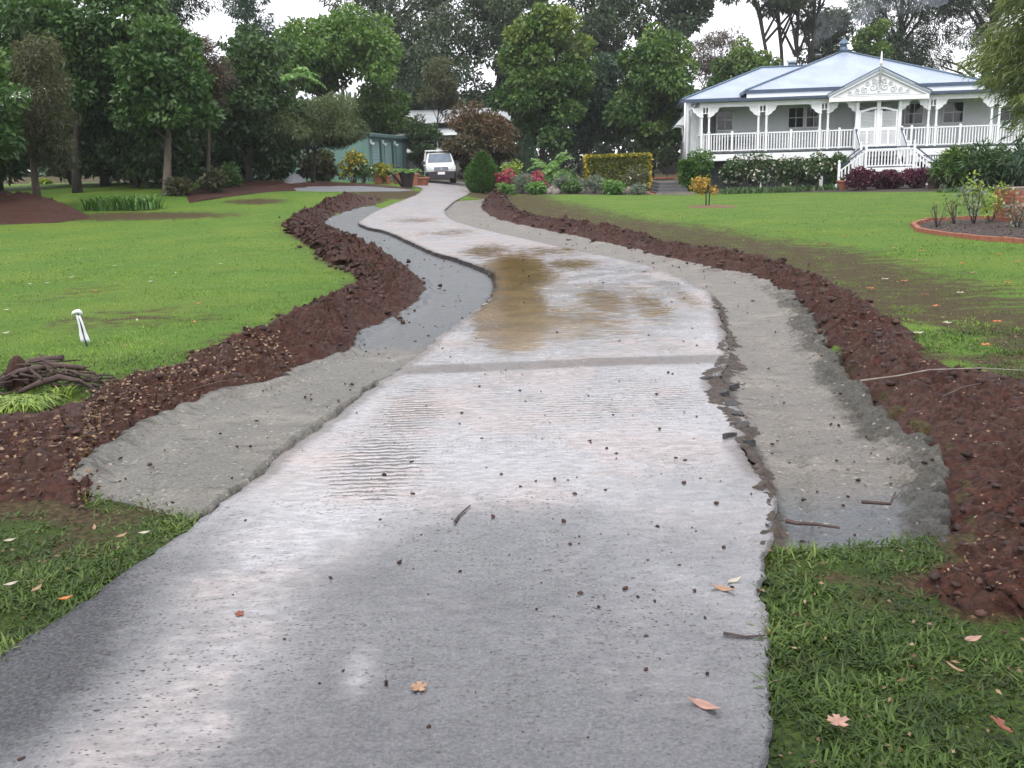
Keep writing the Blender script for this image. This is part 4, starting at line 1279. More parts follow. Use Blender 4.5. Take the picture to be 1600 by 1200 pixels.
# local: +y runs along the doors, -x along the long side
LD, LS, SHH = 9.0, 7.6, 2.60
mb = MB(); mb.box(-LS, 0, 0, .06, 0, SHH); mb.box(-LS, -LS + .06, .06, LD, 0, SHH); mb.box(-LS, 0, LD - .06, LD, 0, SHH)
mb.prism([(-LS, SHH), (0, SHH), (-LS / 2, SHH + .55)], .0, .06, 'y')
DW = 2.05
ys = [.55 + i * 2.85 for i in range(3)]
prev = .06
for y in ys:
    mb.box(-.06, 0, prev, y, 0, SHH); mb.box(-.06, 0, y, y + DW, 2.28, SHH); prev = y + DW
mb.box(-.06, 0, prev, LD - .06, 0, SHH)
mb.build('wall', M['shed'], SHED)
mb = MB()
rooftri(mb, (.22, -.2, SHH - .01), (.22, LD + .2, SHH - .01), (-LS / 2, LD + .2, SHH + .58), (-LS / 2, -.2, SHH + .58)); rooftri(mb, (-LS - .2, LD + .2, SHH - .01), (-LS - .2, -.2, SHH - .01), (-LS / 2, -.2, SHH + .58), (-LS / 2, LD + .2, SHH + .58))
sr = mb.build('roof', M['shed_trim'], SHED)
mb = MB(); mb.box(.12, .26, -.2, LD + .2, SHH - .16, SHH - .02); mb.build('gutter', M['shed_trim'], sr)
mb = MB(); mb.box(-.02, .03, -.02, .10, 0, SHH - .16); mb.box(-.02, .03, LD - .1, LD + .02, 0, SHH - .16)
mb.build('corner_trim', M['shed_trim'], SHED)
for y in ys:
    mb = MB()
    for i in range(24):
        z = .02 + i * .094
        mb.add([(-.10, y, z), (-.10, y + DW, z), (-.07, y + DW, z + .047), (-.07, y, z + .047), (-.10, y + DW, z + .094), (-.10, y, z + .094)], [(0, 1, 2, 3), (3, 2, 4, 5)])
    d = mb.build('roller_door', M['roller'], SHED)
    mb = MB(); mb.box(-.055, .02, y - .07, y, 0, 2.3); mb.box(-.055, .02, y + DW, y + DW + .07, 0, 2.3); mb.box(-.055, .02, y - .07, y + DW + .07, 2.3, 2.36); mb.build('door_frame', M['shed_trim'], d)
for y in (.25, ys[0] + DW + .4, ys[1] + DW + .4):
    mb = MB(); mb.box(0, .08, y - .08, y + .08, 2.1, 2.3); mb.lathe([(.05, 0), (.09, .05), (.1, .12)], (.14, y, 2.0), 8); mb.build('wall_light', M['paint_white'], SHED)

CP = GX(690, 78)
COT = thing('cottage', 'pale green cottage with white metal roof behind the parked car', 'cottage', (CP.x, 78, .6), math.radians(-3))
mb = MB(); mb.box(-3.3, 5.0, 0, 7, 0, 3.25); mb.build('wall', M['pale_wall'], COT)
mb = MB(); rooftri(mb, (-3.8, -.6, 4.0), (5.6, -.6, 4.0), (5.6, 4, 5.2), (-3.8, 4, 5.2)); rooftri(mb, (-1.4, -1.0, 3.15), (5.0, -1.0, 3.15), (5.0, 0, 3.6), (-1.4, 0, 3.6)); cr_ = mb.build('roof', M['roof_pale'], COT)
mb = MB(); mb.box(-1.4, 5.0, -1.1, -.98, 3.02, 3.17); mb.build('gutter', M['paint_white'], cr_)
mb = MB(); mb.box(-3.3, 5, .05, .2, 3.25, 4.0); mb.build('upper_wall', M['dark_under'], COT)
window(-.15, .75, 1.85, 2.75, 0, parent=COT, rows=1)
CP2 = GX(655, 70)
CPT = thing('carport', 'low carport with flat white metal roof beside the cottage', 'carport', (CP2.x, 70, float(terr(CP2.x, 70))), 0)
mb = MB(); rooftri(mb, (-1.3, 0, 1.75), (2.6, 0, 1.75), (2.9, 5, 2.0), (-1.3, 5, 2.0)); mb.build('roof', M['roof_pale'], CPT)
for x, y in ((-1.2, .1), (2.4, .1), (-1.2, 4.8), (2.4, 4.8)):
    mb = MB(); mb.box(x - .05, x + .05, y - .05, y + .05, 0, 1.75); mb.build('post', M['fence_grey'], CPT)
FP = GX(633, 64)
FNC = thing('paling_fence', 'weathered grey paling fence between shed and parked car', 'fence', (FP.x, 64, float(terr(FP.x, 64)) - .05), 0)
pl = MB(); pl.add([(0, 0, 0), (.09, 0, 0), (.09, .018, 0), (0, .018, 0), (0, 0, 1.62), (.09, 0, 1.62), (.09, .018, 1.62), (0, .018, 1.62)], [(0, 3, 2, 1), (4, 5, 6, 7), (0, 1, 5, 4), (1, 2, 6, 5), (2, 3, 7, 6), (3, 0, 4, 7)])
plm = pl.mesh('paling'); plm.materials.append(M['fence_grey'])
for i in range(52):
    p = link('paling', plm, None, FNC); p.location = (-1.3 + i * .101, random.uniform(-.006, .006), random.uniform(-.03, .03))
mb = MB(); mb.box(-1.3, 3.95, .03, .08, .35, .43); mb.box(-1.3, 3.95, .03, .08, 1.25, 1.33); mb.build('fence_rail', M['fence_grey'], FNC)

# ------------------------------------------------------------------ parked utility
UP = GX(690, 55.5)
UTE = thing('utility_truck', 'white utility truck parked at the end of the drive', 'car', (UP.x + .02, 55.2, float(terr(UP.x, 55.5))), math.radians(6))
def loft(mb, secs, smooth=False):
    n = len(secs[0]); vs = [p for s_ in secs for p in s_]; fs = []
    for i in range(len(secs) - 1):
        for k in range(n):
            a, b = i * n + k, i * n + (k + 1) % n
            fs.append((a, b, b + n, a + n))
    fs.append(tuple(range(n - 1, -1, -1))); fs.append(tuple((len(secs) - 1) * n + k for k in range(n)))
    mb.add(vs, fs, smooth)
def usec(y, w, z0, z1, r=.10):
    return [(-w, y, z0), (w, y, z0), (w, y, z1 - r), (w - r * .3, y, z1 - r * .3), (w - r, y, z1), (-w + r, y, z1), (-w + r * .3, y, z1 - r * .3), (-w, y, z1 - r)]
mb = MB(); loft(mb, [usec(0.0, .76, .52, .86), usec(.12, .82, .48, .95), usec(.6, .86, .45, 1.03), usec(1.25, .86, .42, 1.10), usec(3.0, .86, .42, 1.10), usec(4.9, .86, .5, 1.08)])
body = mb.build('body', M['car_white'], UTE)
mb = MB(); loft(mb, [usec(1.22, .82, 1.06, 1.12, .02), usec(1.75, .70, 1.06, 1.66, .08), usec(2.6, .70, 1.06, 1.72, .08), usec(3.0, .74, 1.06, 1.62, .08)])
mb.build('cab', M['car_white'], UTE)
mb = MB(); mb.add([(-.70, 1.24, 1.20), (.70, 1.24, 1.20), (.60, 1.69, 1.665), (-.60, 1.69, 1.665)], [(0, 1, 2, 3)])
ws = mb.build('windscreen', M['screen'], UTE)
for s_ in (-1, 1):
    mb = MB(); mb.add([(s_ * .80, 1.5, 1.14), (s_ * .80, 2.85, 1.14), (s_ * .735, 2.75, 1.56), (s_ * .725, 1.85, 1.56)], [(0, 1, 2, 3)] if s_ > 0 else [(3, 2, 1, 0)])
    mb.build('side_window', M['glass_dark'], UTE)
    mb = MB(); mb.box(s_ * .96 - .11, s_ * .96 + .11, 1.38, 1.46, 1.08, 1.26); mb.build('mirror', M['black'], UTE)
    mb = MB(); mb.prism([(s_ * .46, .80), (s_ * .80, .78), (s_ * .82, .94), (s_ * .70, .985), (s_ * .52, .93)][::s_], -.03, .06, 'y'); mb.build('headlight', M['lamp_glass'], UTE)
    mb = MB(); mb.lathe([(.05, -.01), (.06, 0), (.05, .01)], (0, 0, 0), 10)
    fo = mb.build('fog_light', M['lamp_glass'], UTE); fo.location = (s_ * .62, -.06, .55); fo.rotation_euler = (math.pi / 2, 0, 0)
    for y in (.85, 3.85):
        mb = MB(); mb.lathe([(.2, -.11), (.34, -.10), (.36, -.05), (.36, .05), (.34, .10), (.2, .11)], (0, 0, 0), 20)
        wh = mb.build('wheel', M['tyre'], UTE); wh.location = (s_ * .76, y, .36); wh.rotation_euler = (0, math.pi / 2, 0)
        mb = MB(); mb.lathe([(.20, -.115), (.12, -.12), (.05, -.13), (.05, .13), (.12, .12), (.2, .115)], (0, 0, 0), 14); mb.build('rim', M['chrome'], wh)
mb = MB(); loft(mb, [usec(-.10, .72, .30, .66, .05), usec(.0, .82, .28, .70, .05), usec(.5, .875, .28, .62, .05)]); bp = mb.build('bumper', M['black'], UTE)
mb = MB(); mb.box(-.20, .20, -.125, -.102, .52, .66); pl_ = mb.build('number_plate', M['plate'], UTE)
mb = MB(); mb.box(-.40, .40, -.03, .04, .74, .93)
gr_ = mb.build('grille', M['trim_blue'], UTE)
mb = MB()
for i in range(4): mb.box(-.39, .39, -.04, -.032, .765 + i * .045, .775 + i * .045)
mb.build('grille_bar', M['chrome'], gr_)
mb = MB()
for a in (90, 210, 330):          # three-lozenge emblem
    ca, sa = math.cos(math.radians(a)), math.sin(math.radians(a))
    L_, w_2 = .085, .026
    mb.prism([(0, .83), (L_ / 2 * ca - w_2 * sa, .83 + L_ / 2 * sa + w_2 * ca), (L_ * ca, .83 + L_ * sa), (L_ / 2 * ca + w_2 * sa, .83 + L_ / 2 * sa - w_2 * ca)][::-1], -.062, -.042, 'y')
mb.build('emblem', M['chrome'], gr_)
# tray with frame behind the cab
mb = MB(); mb.box(-.90, .90, 3.05, 5.1, .98, 1.06); mb.box(-.90, -.86, 3.05, 5.1, 1.06, 1.32); mb.box(.86, .90, 3.05, 5.1, 1.06, 1.32)
mb.build('tray', M['car_white'], UTE)
mb = MB()
for x in (-.84, .84): mb.bar((x, 3.1, 1.06), (x * .88, 3.1, 1.86), .05, .05); mb.bar((x, 5.0, 1.06), (x * .88, 5.0, 1.86), .05, .05); mb.bar((x * .88, 3.0, 1.86), (x * .88, 5.05, 1.86), .05, .05)
mb.bar((-.78, 3.05, 1.86), (.78, 3.05, 1.86), .06, .07); mb.bar((-.78, 5.0, 1.86), (.78, 5.0, 1.86), .05, .05); mb.build('ladder_rack', M['car_white'], UTE)

# ------------------------------------------------------------------ foliage builders
def leaves_mesh(name, P, D, L, Wd, rnd, rg, fold=.25):
    """one folded diamond per leaf: P base, D direction, L length, Wd width"""
    n = len(P)
    D = D / np.maximum(1e-6, np.linalg.norm(D, axis=1))[:, None]
    r = rg.standard_normal((n, 3))
    S = np.cross(D, r); S /= np.maximum(1e-6, np.linalg.norm(S, axis=1))[:, None]
    N = np.cross(S, D)
    L = np.broadcast_to(L, (n,))[:, None]; w = np.broadcast_to(Wd, (n,))[:, None] / 2
    mid = P + D * L * .45
    tip = P + D * L; tip[:, 2] -= (L[:, 0] * .12)
    V = np.stack([P, mid + S * w + N * w * fold, tip, mid - S * w + N * w * fold], 1).reshape(-1, 3)
    F = 4 * np.arange(n)[:, None] + np.array([[0, 1, 2, 3]])
    return npmesh(name, V, F, {'rnd': np.repeat(np.clip(rnd, 0, 1), 4)})


def unit(rg, n):
    v = rg.standard_normal((n, 3))
    return v / np.linalg.norm(v, axis=1)[:, None]


def crown_points(rg, c, R, n, ncl, cl, shape='round', hollow=.35):
    """cluster centres through an ellipsoid, leaves on the outside of every cluster"""
    c = np.array(c, float); R = np.array(R, float)
    u = unit(rg, ncl) * (hollow + (1 - hollow) * rg.random((ncl, 1)) ** .45)
    if shape == 'cone':
        h = rg.random(ncl) ** 1.5
        th = rg.random(ncl) * 6.283; rr = (1 - h) * np.sqrt(.15 + .85 * rg.random(ncl))
        u = np.stack([rr * np.cos(th), rr * np.sin(th), h * 2 - 1], -1)
    elif shape == 'egg':
        k_ = np.interp(u[:, 2], [-1, -.5, .2, 1], [.95, 1.1, .9, .5]); u[:, :2] *= k_[:, None]
    elif shape == 'umbrella':
        u[:, 2] = np.abs(u[:, 2]) * .9 - .35 + .25 * rg.random(ncl)
    u = u * (.72 + .5 * rg.random((ncl, 1)) ** 1.5)
    C = c + u * R * (1 - .35 * cl)
    cr = cl * R.mean() * (.55 + .9 * rg.random(ncl))
    w = cr ** 2; w /= w.sum()
    k = rg.choice(ncl, n, p=w)
    d = unit(rg, n); d[:, 2] = d[:, 2] * .9 + .15
    rad = (.45 + .6 * rg.random(n) ** .6)
    P = C[k] + d * (cr[k] * rad)[:, None] * np.array([1, 1, .72])
    tint = rg.random(ncl)[k]
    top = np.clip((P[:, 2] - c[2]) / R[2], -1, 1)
    return P, d, tint, top, C, cr


def foliage_part(name, parent, rg, P, d, tint, top, L, Wd, mat, droop=.3, top_growth=.18, spread=.45, out=.9):
    n = len(P)
    D = d * out + unit(rg, n) * .8
    D[:, 2] -= droop
    rnd = .10 + spread * rg.random(n) + .32 * tint + top_growth * top  # leaf colour shifts with height: newer growth at the crown top
    ln = L * (.6 + .8 * rg.random(n))
    me = leaves_mesh(name, P, D, ln, Wd * (.6 + .8 * rg.random(n)), rnd, rg)
    return link(name, me, mat, parent)


def tree(label, px, Y, box, mat, bark='bark', n=7000, ncl=46, cl=.26, L=.30, Wd=.15, shape='round', trunk=.20, seed=0, group=None, name='tree', droop=.3, limbs=12, fork=0, top_growth=.18, base_px=None, hollow=.35, depth=None, cat='tree', extra=None, gz=None, lean=0):
    """box = x0, x1, y0, y1 of the crown in the photograph, at depth Y metres"""
    rg = np.random.default_rng(1000 + seed)
    n = int(n * 1.7); L *= .76; Wd *= .84; ncl = int(ncl * 1.15)
    x0, x1, y0, y1 = box
    base = GX(px, Y)
    if gz is not None: base.z = gz
    a = AT((x0 + x1) / 2, (y0 + y1) / 2, Y)
    rx = (x1 - x0) / 2 * Y / FPX; rz = (y1 - y0) / 2 * Y / FPX
    c = np.array([a.x - base.x, 0, a.z - base.z])
    R = np.array([rx, depth or rx * .9, rz])
    root = thing(name, label, cat, base, 0, group)
    P, d, tint, top, C, cr = crown_points(rg, c, R, n, ncl, cl, shape, hollow)
    low = P[:, 2] > .05
    P, d, tint, top = P[low], d[low], tint[low], top[low]
    # trunk
    mb = MB()
    topz = c[2] + R[2] * (.55 if shape != 'cone' else .9)
    def spine(f, ox=0):
        w_ = math.sin(f * 5 + seed) * .05 * topz * .3
        return Vector((c[0] * f ** 1.3 + w_ + ox * f * topz, math.cos(f * 4 + seed) * .02 * topz, topz * f - .15 * (f == 0)))
    stems = [0] if fork == 0 else [(-1 + 2 * i / (fork - 1)) * (.10 if fork < 4 else .19) for i in range(fork)] if fork > 1 else [0]
    for ox in stems:
        fs = [i / 8 for i in range(9)]
        k_ = 1 if len(stems) == 1 else .62
        mb.tube([spine(f, ox) for f in fs], [trunk * k_ * (1.35 if f == 0 else 1.0) * (1 - .82 * f) for f in fs], 8)
    order = rg.permutation(len(C))[:limbs]
    for q in order:
        t_ = Vector(C[q])
        f = min(.85, max(.22, (t_.z / max(.1, topz)) * .72))
        s_ = spine(f, stems[int(q) % len(stems)])
        m1 = s_.lerp(t_, .5) + Vector((0, 0, .10 * (t_ - s_).length))
        r0 = trunk * (1 - .82 * f) * .55
        mb.tube([s_, m1, t_], [r0, r0 * .6, r0 * .22], 5, False)
    mb.build('trunk', M[bark], root)
    foliage_part('crown', root, rg, P, d, tint, top, L, Wd, mat, droop, top_growth)
    if extra:
        em, en, eL = extra
        sel = rg.choice(len(P), en)
        P2 = P[sel] + d[sel] * .06
        me = leaves_mesh('blossom', P2, unit(rg, en) + d[sel], eL, eL * .9, rg.random(en), rg)
        link('blossom', me, em, root)['kind'] = 'stuff'
    return root


def bush(label, px0, px1, py_top, py_base, Y, mat, name='bush', cat='bush', n=1600, ncl=22, cl=.40, L=.16, Wd=.08, seed=0, group=None, flower=None, depth=None, droop=.1, shape='round', top_growth=.15, stem='bark', gz=None):
    rg = np.random.default_rng(5000 + seed)
    cx = (px0 + px1) / 2
    b = AT(cx, py_base, Y); x = b.x
    z = float(terr(x, Y)) if gz is None else gz
    h = (AT(cx, py_top, Y).z - z)
    rx = (px1 - px0) / 2 * Y / FPX
    root = thing(name, label, cat, (x, Y, z), 0, group)
    c = (0, 0, h * .52); R = (rx, depth or rx, h * .5)
    P, d, tint, top, C, cr = crown_points(rg, c, R, n, ncl, cl, shape, .2)
    ok = P[:, 2] > .02
    P, d, tint, top = P[ok], d[ok], tint[ok], top[ok]
    mb = MB()
    for q in rg.permutation(len(C))[:6]:
        t_ = Vector(C[q]); mb.tube([(t_.x * .12, t_.y * .12, -.05), t_ * .55, t_], [.03 * h ** .5, .02 * h ** .5, .006], 5, False)
    mb.build('stem', M[stem], root)
    foliage_part('foliage', root, rg, P, d, tint, top, L, Wd, mat, droop, top_growth)
    if flower:
        fm, fn, fs = flower
        sel = rg.choice(len(P), fn)
        # each flower: four petals
        PP = np.repeat(P[sel] + d[sel] * L * .5, 4, axis=0)
        D = unit(rg, fn * 4) * .8 + np.repeat(d[sel], 4, axis=0) * .6
        me = leaves_mesh('flowers', PP, D, fs, fs * .8, rg.random(fn * 4), rg)
        link('flowers', me, fm, root)['kind'] = 'stuff'
    return root


# ------------------------------------------------------------------ trees
F_ = FOL
GL = 'shelter belt behind the small lawn'
tree('leafy green tree with light leaf tips over the red soil mound', -45, 29, (-170, 50, 70, 290), F_['mid'], n=8000, seed=1, trunk=.16, L=.26, Wd=.14, group=GL)
tree('tall leafy green tree closing the corner behind the soil mound', 0, 40, (-110, 95, -80, 160), F_['mid'], 'bark_dark', n=11000, seed=41, trunk=.16, L=.30, Wd=.16, ncl=64, cl=.24, group=GL)
tree('dull olive brown fine leaved tree rising from the red soil mound', 52, 32, (28, 108, 40, 285), F_['olive'], n=11000, seed=2, L=.22, Wd=.030, ncl=60, cl=.30, trunk=.14, shape='egg', group=GL, droop=.5)
tree('broad camphor like tree with pale tipped crown above strap leaf clump', 120, 38, (55, 270, -60, 185), F_['mid'], 'bark_dark', n=17000, seed=3, trunk=.17, L=.30, Wd=.17, ncl=80, cl=.22, group=GL)
tree('dark shade tree filling under the broad camphor like crown', 165, 42, (85, 250, 110, 285), F_['dark'], 'bark_dark', n=9000, seed=4, trunk=.2, L=.30, Wd=.15, ncl=60, group=GL)
tree('green tree with bare straight pale trunk at the soil edge', 261, 36, (180, 345, 40, 225), F_['mid'], 'bark_pale', n=11000, seed=5, trunk=.17, L=.28, Wd=.15, ncl=52, group=GL)
tree('narrow tan leaved tree among dark green shelter trees', 322, 39, (300, 358, 62, 170), F_['brown'], n=4200, seed=6, trunk=.1, L=.22, Wd=.04, group=GL, cl=.35)
tree('dark leafy tree hanging over the shed end', 386, 43, (310, 462, 55, 262), F_['dark'], 'bark_dark', n=11000, seed=7, trunk=.17, L=.30, Wd=.16, ncl=64, group=GL)
tree('dark low tree with stems between soil mound and pale trunk', 210, 40, (180, 330, 165, 292), F_['dark'], 'bark_dark', n=6500, seed=8, trunk=.12, L=.28, Wd=.14, fork=3, group=GL)
tree('tall dark conifer topping the shelter trees', 270, 56, (215, 325, -150, 100), F_['gumdark'], 'bark_dark', n=9000, seed=9, trunk=.3, L=.35, Wd=.07, shape='egg', droop=.6, ncl=60)
tree('slim dark blue green conifer behind the shelter trees', 388, 74, (355, 418, -110, 90), F_['bluegreen'], 'bark_dark', n=5000, seed=10, trunk=.3, L=.5, Wd=.10, shape='cone', droop=.5)
tree('big bright green spreading tree behind the green shed', 505, 60, (388, 632, 0, 205), F_['bright'], n=17000, seed=11, trunk=.32, L=.36, Wd=.20, ncl=90, cl=.20, shape='umbrella')
tree('yellow green lower tree over the shed roof', 600, 63, (555, 645, 130, 230), F_['bright'], n=5000, seed=12, trunk=.12, L=.32, Wd=.18)
tree('small wispy wattle like tree with pale flower tips on the soil bed', 487, 44, (404, 574, 146, 268), F_['wattle'], 'bark_dark', n=42000, seed=13, trunk=.09, L=.20, Wd=.034, ncl=60, cl=.28, fork=2, shape='umbrella', droop=.35, extra=(F_['petalp'], 40, .12), limbs=16)
tree('tall sparse grey green gum with dark leaning trunk', 592, 88, (512, 745, -110, 165), F_['gum'], 'bark_dark', n=11000, seed=14, trunk=.45, L=.55, Wd=.16, ncl=55, cl=.20, hollow=.2, droop=.7, limbs=26)
tree('grey green gum filling behind the cottage roof', 650, 84, (585, 745, 25, 190), F_['gumdark'], 'bark_dark', n=8000, seed=15, trunk=.35, L=.5, Wd=.16, ncl=50, cl=.24, droop=.6)
tree('thin olive tree with dark pole trunk before the cottage', 682, 66, (648, 728, 95, 192), F_['olive'], 'bark_dark', n=2600, seed=16, trunk=.09, L=.34, Wd=.08, ncl=26, hollow=.1)
tree('large dark gum between cottage and green yellow tree', 772, 86, (712, 868, -90, 190), F_['gumdark'], 'bark_dark', n=12000, seed=17, trunk=.45, L=.5, Wd=.20, ncl=60, cl=.21, droop=.4, limbs=22)
tree('tall rounded green tree with yellow tips behind the garden', 847, 62, (772, 924, 4, 235), F_['yellowtip'], n=15000, seed=18, trunk=.22, L=.34, Wd=.24, ncl=80, cl=.21, shape='egg', top_growth=.30)
tree('dark gum showing above the yellow tipped garden trees', 915, 92, (855, 985, -60, 140), F_['gumdark'], 'bark_dark', n=7000, seed=19, trunk=.4, L=.5, Wd=.2, ncl=45, droop=.4)
tree('dark blue green tree with slim trunks behind the golden hedge', 925, 66, (878, 985, 92, 235), F_['bluegreen'], 'bark_pale', n=8500, seed=20, trunk=.10, L=.32, Wd=.18, ncl=56, fork=3)
tree('conical dark green tree with ochre tips next to the house', 1015, 62, (950, 1094, 46, 240), F_['yellowtip'], 'bark_dark', n=13000, seed=21, trunk=.2, L=.34, Wd=.2, ncl=74, cl=.22, shape='egg', top_growth=.05)
tree('large dark open gum above the ochre tipped tree', 1045, 96, (955, 1130, -100, 92), F_['gumdark'], 'bark_dark', n=9000, seed=22, trunk=.5, L=.55, Wd=.22, ncl=55, cl=.20, droop=.4, limbs=26)
tree('brown bare twigged tree behind the house wing roof', 1110, 82, (1060, 1170, 48, 135), F_['brown'], 'bark', n=4200, seed=23, trunk=.15, L=.4, Wd=.07, ncl=40)
tree('yellow green bushy tree behind the house wing roof', 1165, 76, (1112, 1222, 66, 150), F_['yellowtip'], n=5200, seed=24, trunk=.15, L=.36, Wd=.2, ncl=40)
tree('tall gum with several bare dark trunks behind the roof', 1222, 84, (1120, 1345, -150, 40), F_['gum'], 'bark_dark', n=9500, seed=25, trunk=.42, L=.55, Wd=.16, ncl=44, cl=.17, hollow=.3, droop=.6, fork=4, limbs=30)
tree('olive gum leaning behind the smoking chimney', 1300, 92, (1255, 1350, 10, 120), F_['gum'], 'bark_dark', n=3500, seed=26, trunk=.25, L=.5, Wd=.18, ncl=30)
tree('tall shady pine behind the right of the roof', 1400, 92, (1325, 1500, -150, 130), F_['gumdark'], 'bark_dark', n=19000, seed=27, trunk=.5, L=.6, Wd=.09, ncl=60, cl=.24, droop=.7)
tree('yellow green slim tree behind the roof apex', 1360, 80, (1335, 1392, 38, 120), F_['yellowtip'], n=3000, seed=28, trunk=.12, L=.36, Wd=.18)
tree('open dark casuarina behind the right end of the house', 1530, 86, (1445, 1660, -150, 120), F_['gumdark'], 'bark_dark', n=17000, seed=29, trunk=.45, L=.55, Wd=.08, ncl=70, cl=.16, droop=.6, limbs=28)
tree('green screening tree behind the house right end', 1640, 78, (1540, 1760, 20, 220), F_['dark'], n=6000, seed=30, trunk=.3, L=.4, Wd=.2)
tree('rounded red brown leaved tree beside the parked truck', 752, 58, (699, 807, 162, 290), F_['red'], 'bark_dark', n=15000, seed=31, trunk=.12, L=.22, Wd=.12, ncl=90, cl=.22, top_growth=.36, hollow=.5)
tree('small dark tree with white blossom before the carport', 660, 61, (632, 688, 188, 262), F_['dark'], 'bark_dark', n=3600, seed=32, trunk=.08, L=.24, Wd=.12, extra=(F_['petal'], 60, .12))

# feathery tree reaching in from the right, its trunk outside the picture
rgf = np.random.default_rng(77)
base = GX(1765, 25)
root = thing('tree', 'feathery lime tipped tree leaning in beside the brick pillar', 'tree', base)
mb = MB(); mb.tube([(0, 0, -.1), (-.1, .1, 1.6), (-.3, .1, 3.2), (-.5, .2, 5.2)], [.16, .13, .10, .05], 8)
Ps = []; Ds = []; Ts = []; nfr = 0
for q in range(330):
    px = rgf.uniform(1500, 1760); py = rgf.uniform(-110, 215)
    if px < 1500 + abs(py - 95) * .55 + (35 if py > 120 else 0) * rgf.random(): continue
    tip = AT(px, py, 25 + rgf.uniform(-1.5, 1.5)) - base
    st = Vector((-.3, .1, max(1.8, min(5.2, tip.z + .4))))
    m1 = st.lerp(tip, .55) + Vector((0, 0, .35))
    mb.tube([st, m1, tip], [.035, .018, .005], 5, False)
    nfr += 1
    for i in range(210):
        f = rgf.random() ** .5
        p = (st.lerp(m1, f / .55) if f < .55 else m1.lerp(tip, (f - .55) / .45))
        dv = (tip - m1).normalized()
        o = np.array([p.x, p.y, p.z]) + rgf.standard_normal(3) * .09
        Ps.append(o); Ds.append(np.array([dv.x, dv.y, dv.z - .35]) + rgf.standard_normal(3) * .45); Ts.append(.15 + .35 * rgf.random() + .35 * f + .1 * (q % 3))
mb.build('trunk', M['bark'], root)
Ps = np.array(Ps); Ds = np.array(Ds); Ts = np.array(Ts)
me = leaves_mesh('crown', Ps, Ds, .24 * (.6 + .8 * rgf.random(len(Ps))), .030, Ts, rgf)
link('crown', me, F_['feather'], root)

# distant wood behind everything: one mass
rgw = np.random.default_rng(99)
nW = 60000
xw = rgw.uniform(-95, 95, nW); yw = rgw.uniform(104, 122, nW)
hw = 7.0 + 3.0 * fbm(xw, xw * 0 + 2, .12, 3, 2)
zw = hw * rgw.random(nW) ** .75
Pw = np.stack([xw, yw, zw], -1)
me = leaves_mesh('distant_wood', Pw, unit(rgw, nW) + np.array([0, -.4, .1]), .9, .5, .15 + .5 * rgw.random(nW) + .4 * (fbm(xw, zw, .3, 3, 5) - .5), rgw)
tag(link('distant_wood', me, F_['gumdark']), 'far dark wood closing the view behind the garden trees', 'wood', kind='stuff')

# ------------------------------------------------------------------ shrubs and garden plants
SH = 'shrubs under the shelter trees'
FB = 'dark understorey filling the shelter belt'
for q, (a, b, tp, Yb, mt, lab) in enumerate(((-90, 70, 150, 40, 'dark', 'dense dark understorey behind the olive brown tree'), (60, 170, 130, 44, 'dark', 'tall dark understorey between olive tree and pale trunk'), (150, 270, 160, 46, 'gumdark', 'deep shade thicket behind the pale straight trunk'), (255, 350, 150, 45, 'dark', 'dark leafy thicket beside the tan leaved tree'), (330, 430, 170, 47, 'dark', 'dark leafy thicket against the shed end'), (-200, -40, 60, 34, 'mid', 'green leafy thicket past the soil mound'), (395, 470, 205, 47.5, 'mid', 'green shrub mass screening the shed long wall'), (470, 530, 235, 48, 'olive', 'loose olive shrub against the shed long wall'))):
    bush(lab, a, b, tp, 296, Yb, F_[mt], seed=200 + q, group=FB, n=9000 if q < 6 else 4000, ncl=60, cl=.30, L=.24, Wd=.12, name='thicket', cat='thicket')
bush('brownish low shrub below the pale trunked tree', 318, 352, 268, 306, 37, F_['olive'], seed=1, group=SH, L=.14)
bush('dense green shrub at the end of the soil bed', 345, 382, 258, 300, 39, F_['mid'], seed=2, group=SH)
bush('grey green shrub beside the shed corner soil', 262, 300, 278, 304, 36, F_['olive'], seed=3, group=SH)
bush('dark bush filling behind the strap leaf clump', 150, 260, 225, 300, 43, F_['dark'], seed=4, group=SH, n=3500)
bush('pale green bush lit behind the soil mound', 55, 80, 285, 312, 46, F_['lime'], seed=5, group=SH)
bush('yellow flecked croton in front of the shed wall', 535, 572, 238, 288, 48, F_['gold'], seed=6, L=.18, Wd=.10, n=700)
bush('loose pale flowered shrub against the shed wall', 420, 460, 240, 296, 47, F_['yellowtip'], seed=7, n=900, flower=(F_['petalp'], 14, .08))
bush('pale pink flowered shrub at the shed corner', 556, 584, 250, 290, 48, F_['mid'], seed=8, n=600, flower=(F_['petalp'], 16, .09))
bush('olive shrub low behind the soil bed', 590, 606, 262, 292, 50, F_['yellowtip'], seed=9, n=400)
bush('yellow spotted croton in terracotta pot by roller door', 586, 612, 256, 282, 49.5, F_['gold'], seed=10, n=700, L=.2, Wd=.11, gz=.95)
bush('small yellow green shrub behind the pink azaleas', 782, 812, 250, 285, 52, F_['lime'], seed=11, n=900)
bush('bright pink azalea next to the clipped cone', 778, 806, 262, 296, 47, F_['azalea'], seed=12, n=1400, L=.12, Wd=.08)
bush('wide crimson azalea mound behind silver leaved plant', 820, 854, 268, 292, 47.5, F_['azalea'], seed=13, n=1700, L=.12, Wd=.08)
bush('silver grey soft plant between two pink azaleas', 800, 832, 272, 300, 46, F_['grey'], seed=14, n=1500, L=.18, Wd=.03)
bush('low dark green leafy plant at lawn corner by the cone', 778, 806, 288, 303, 45, F_['fern'], seed=15, n=700, L=.16, Wd=.08)
bush('low glossy leafy plant beside the silver grey plant', 824, 856, 285, 303, 45, F_['fern'], seed=16, n=800, L=.18, Wd=.09)
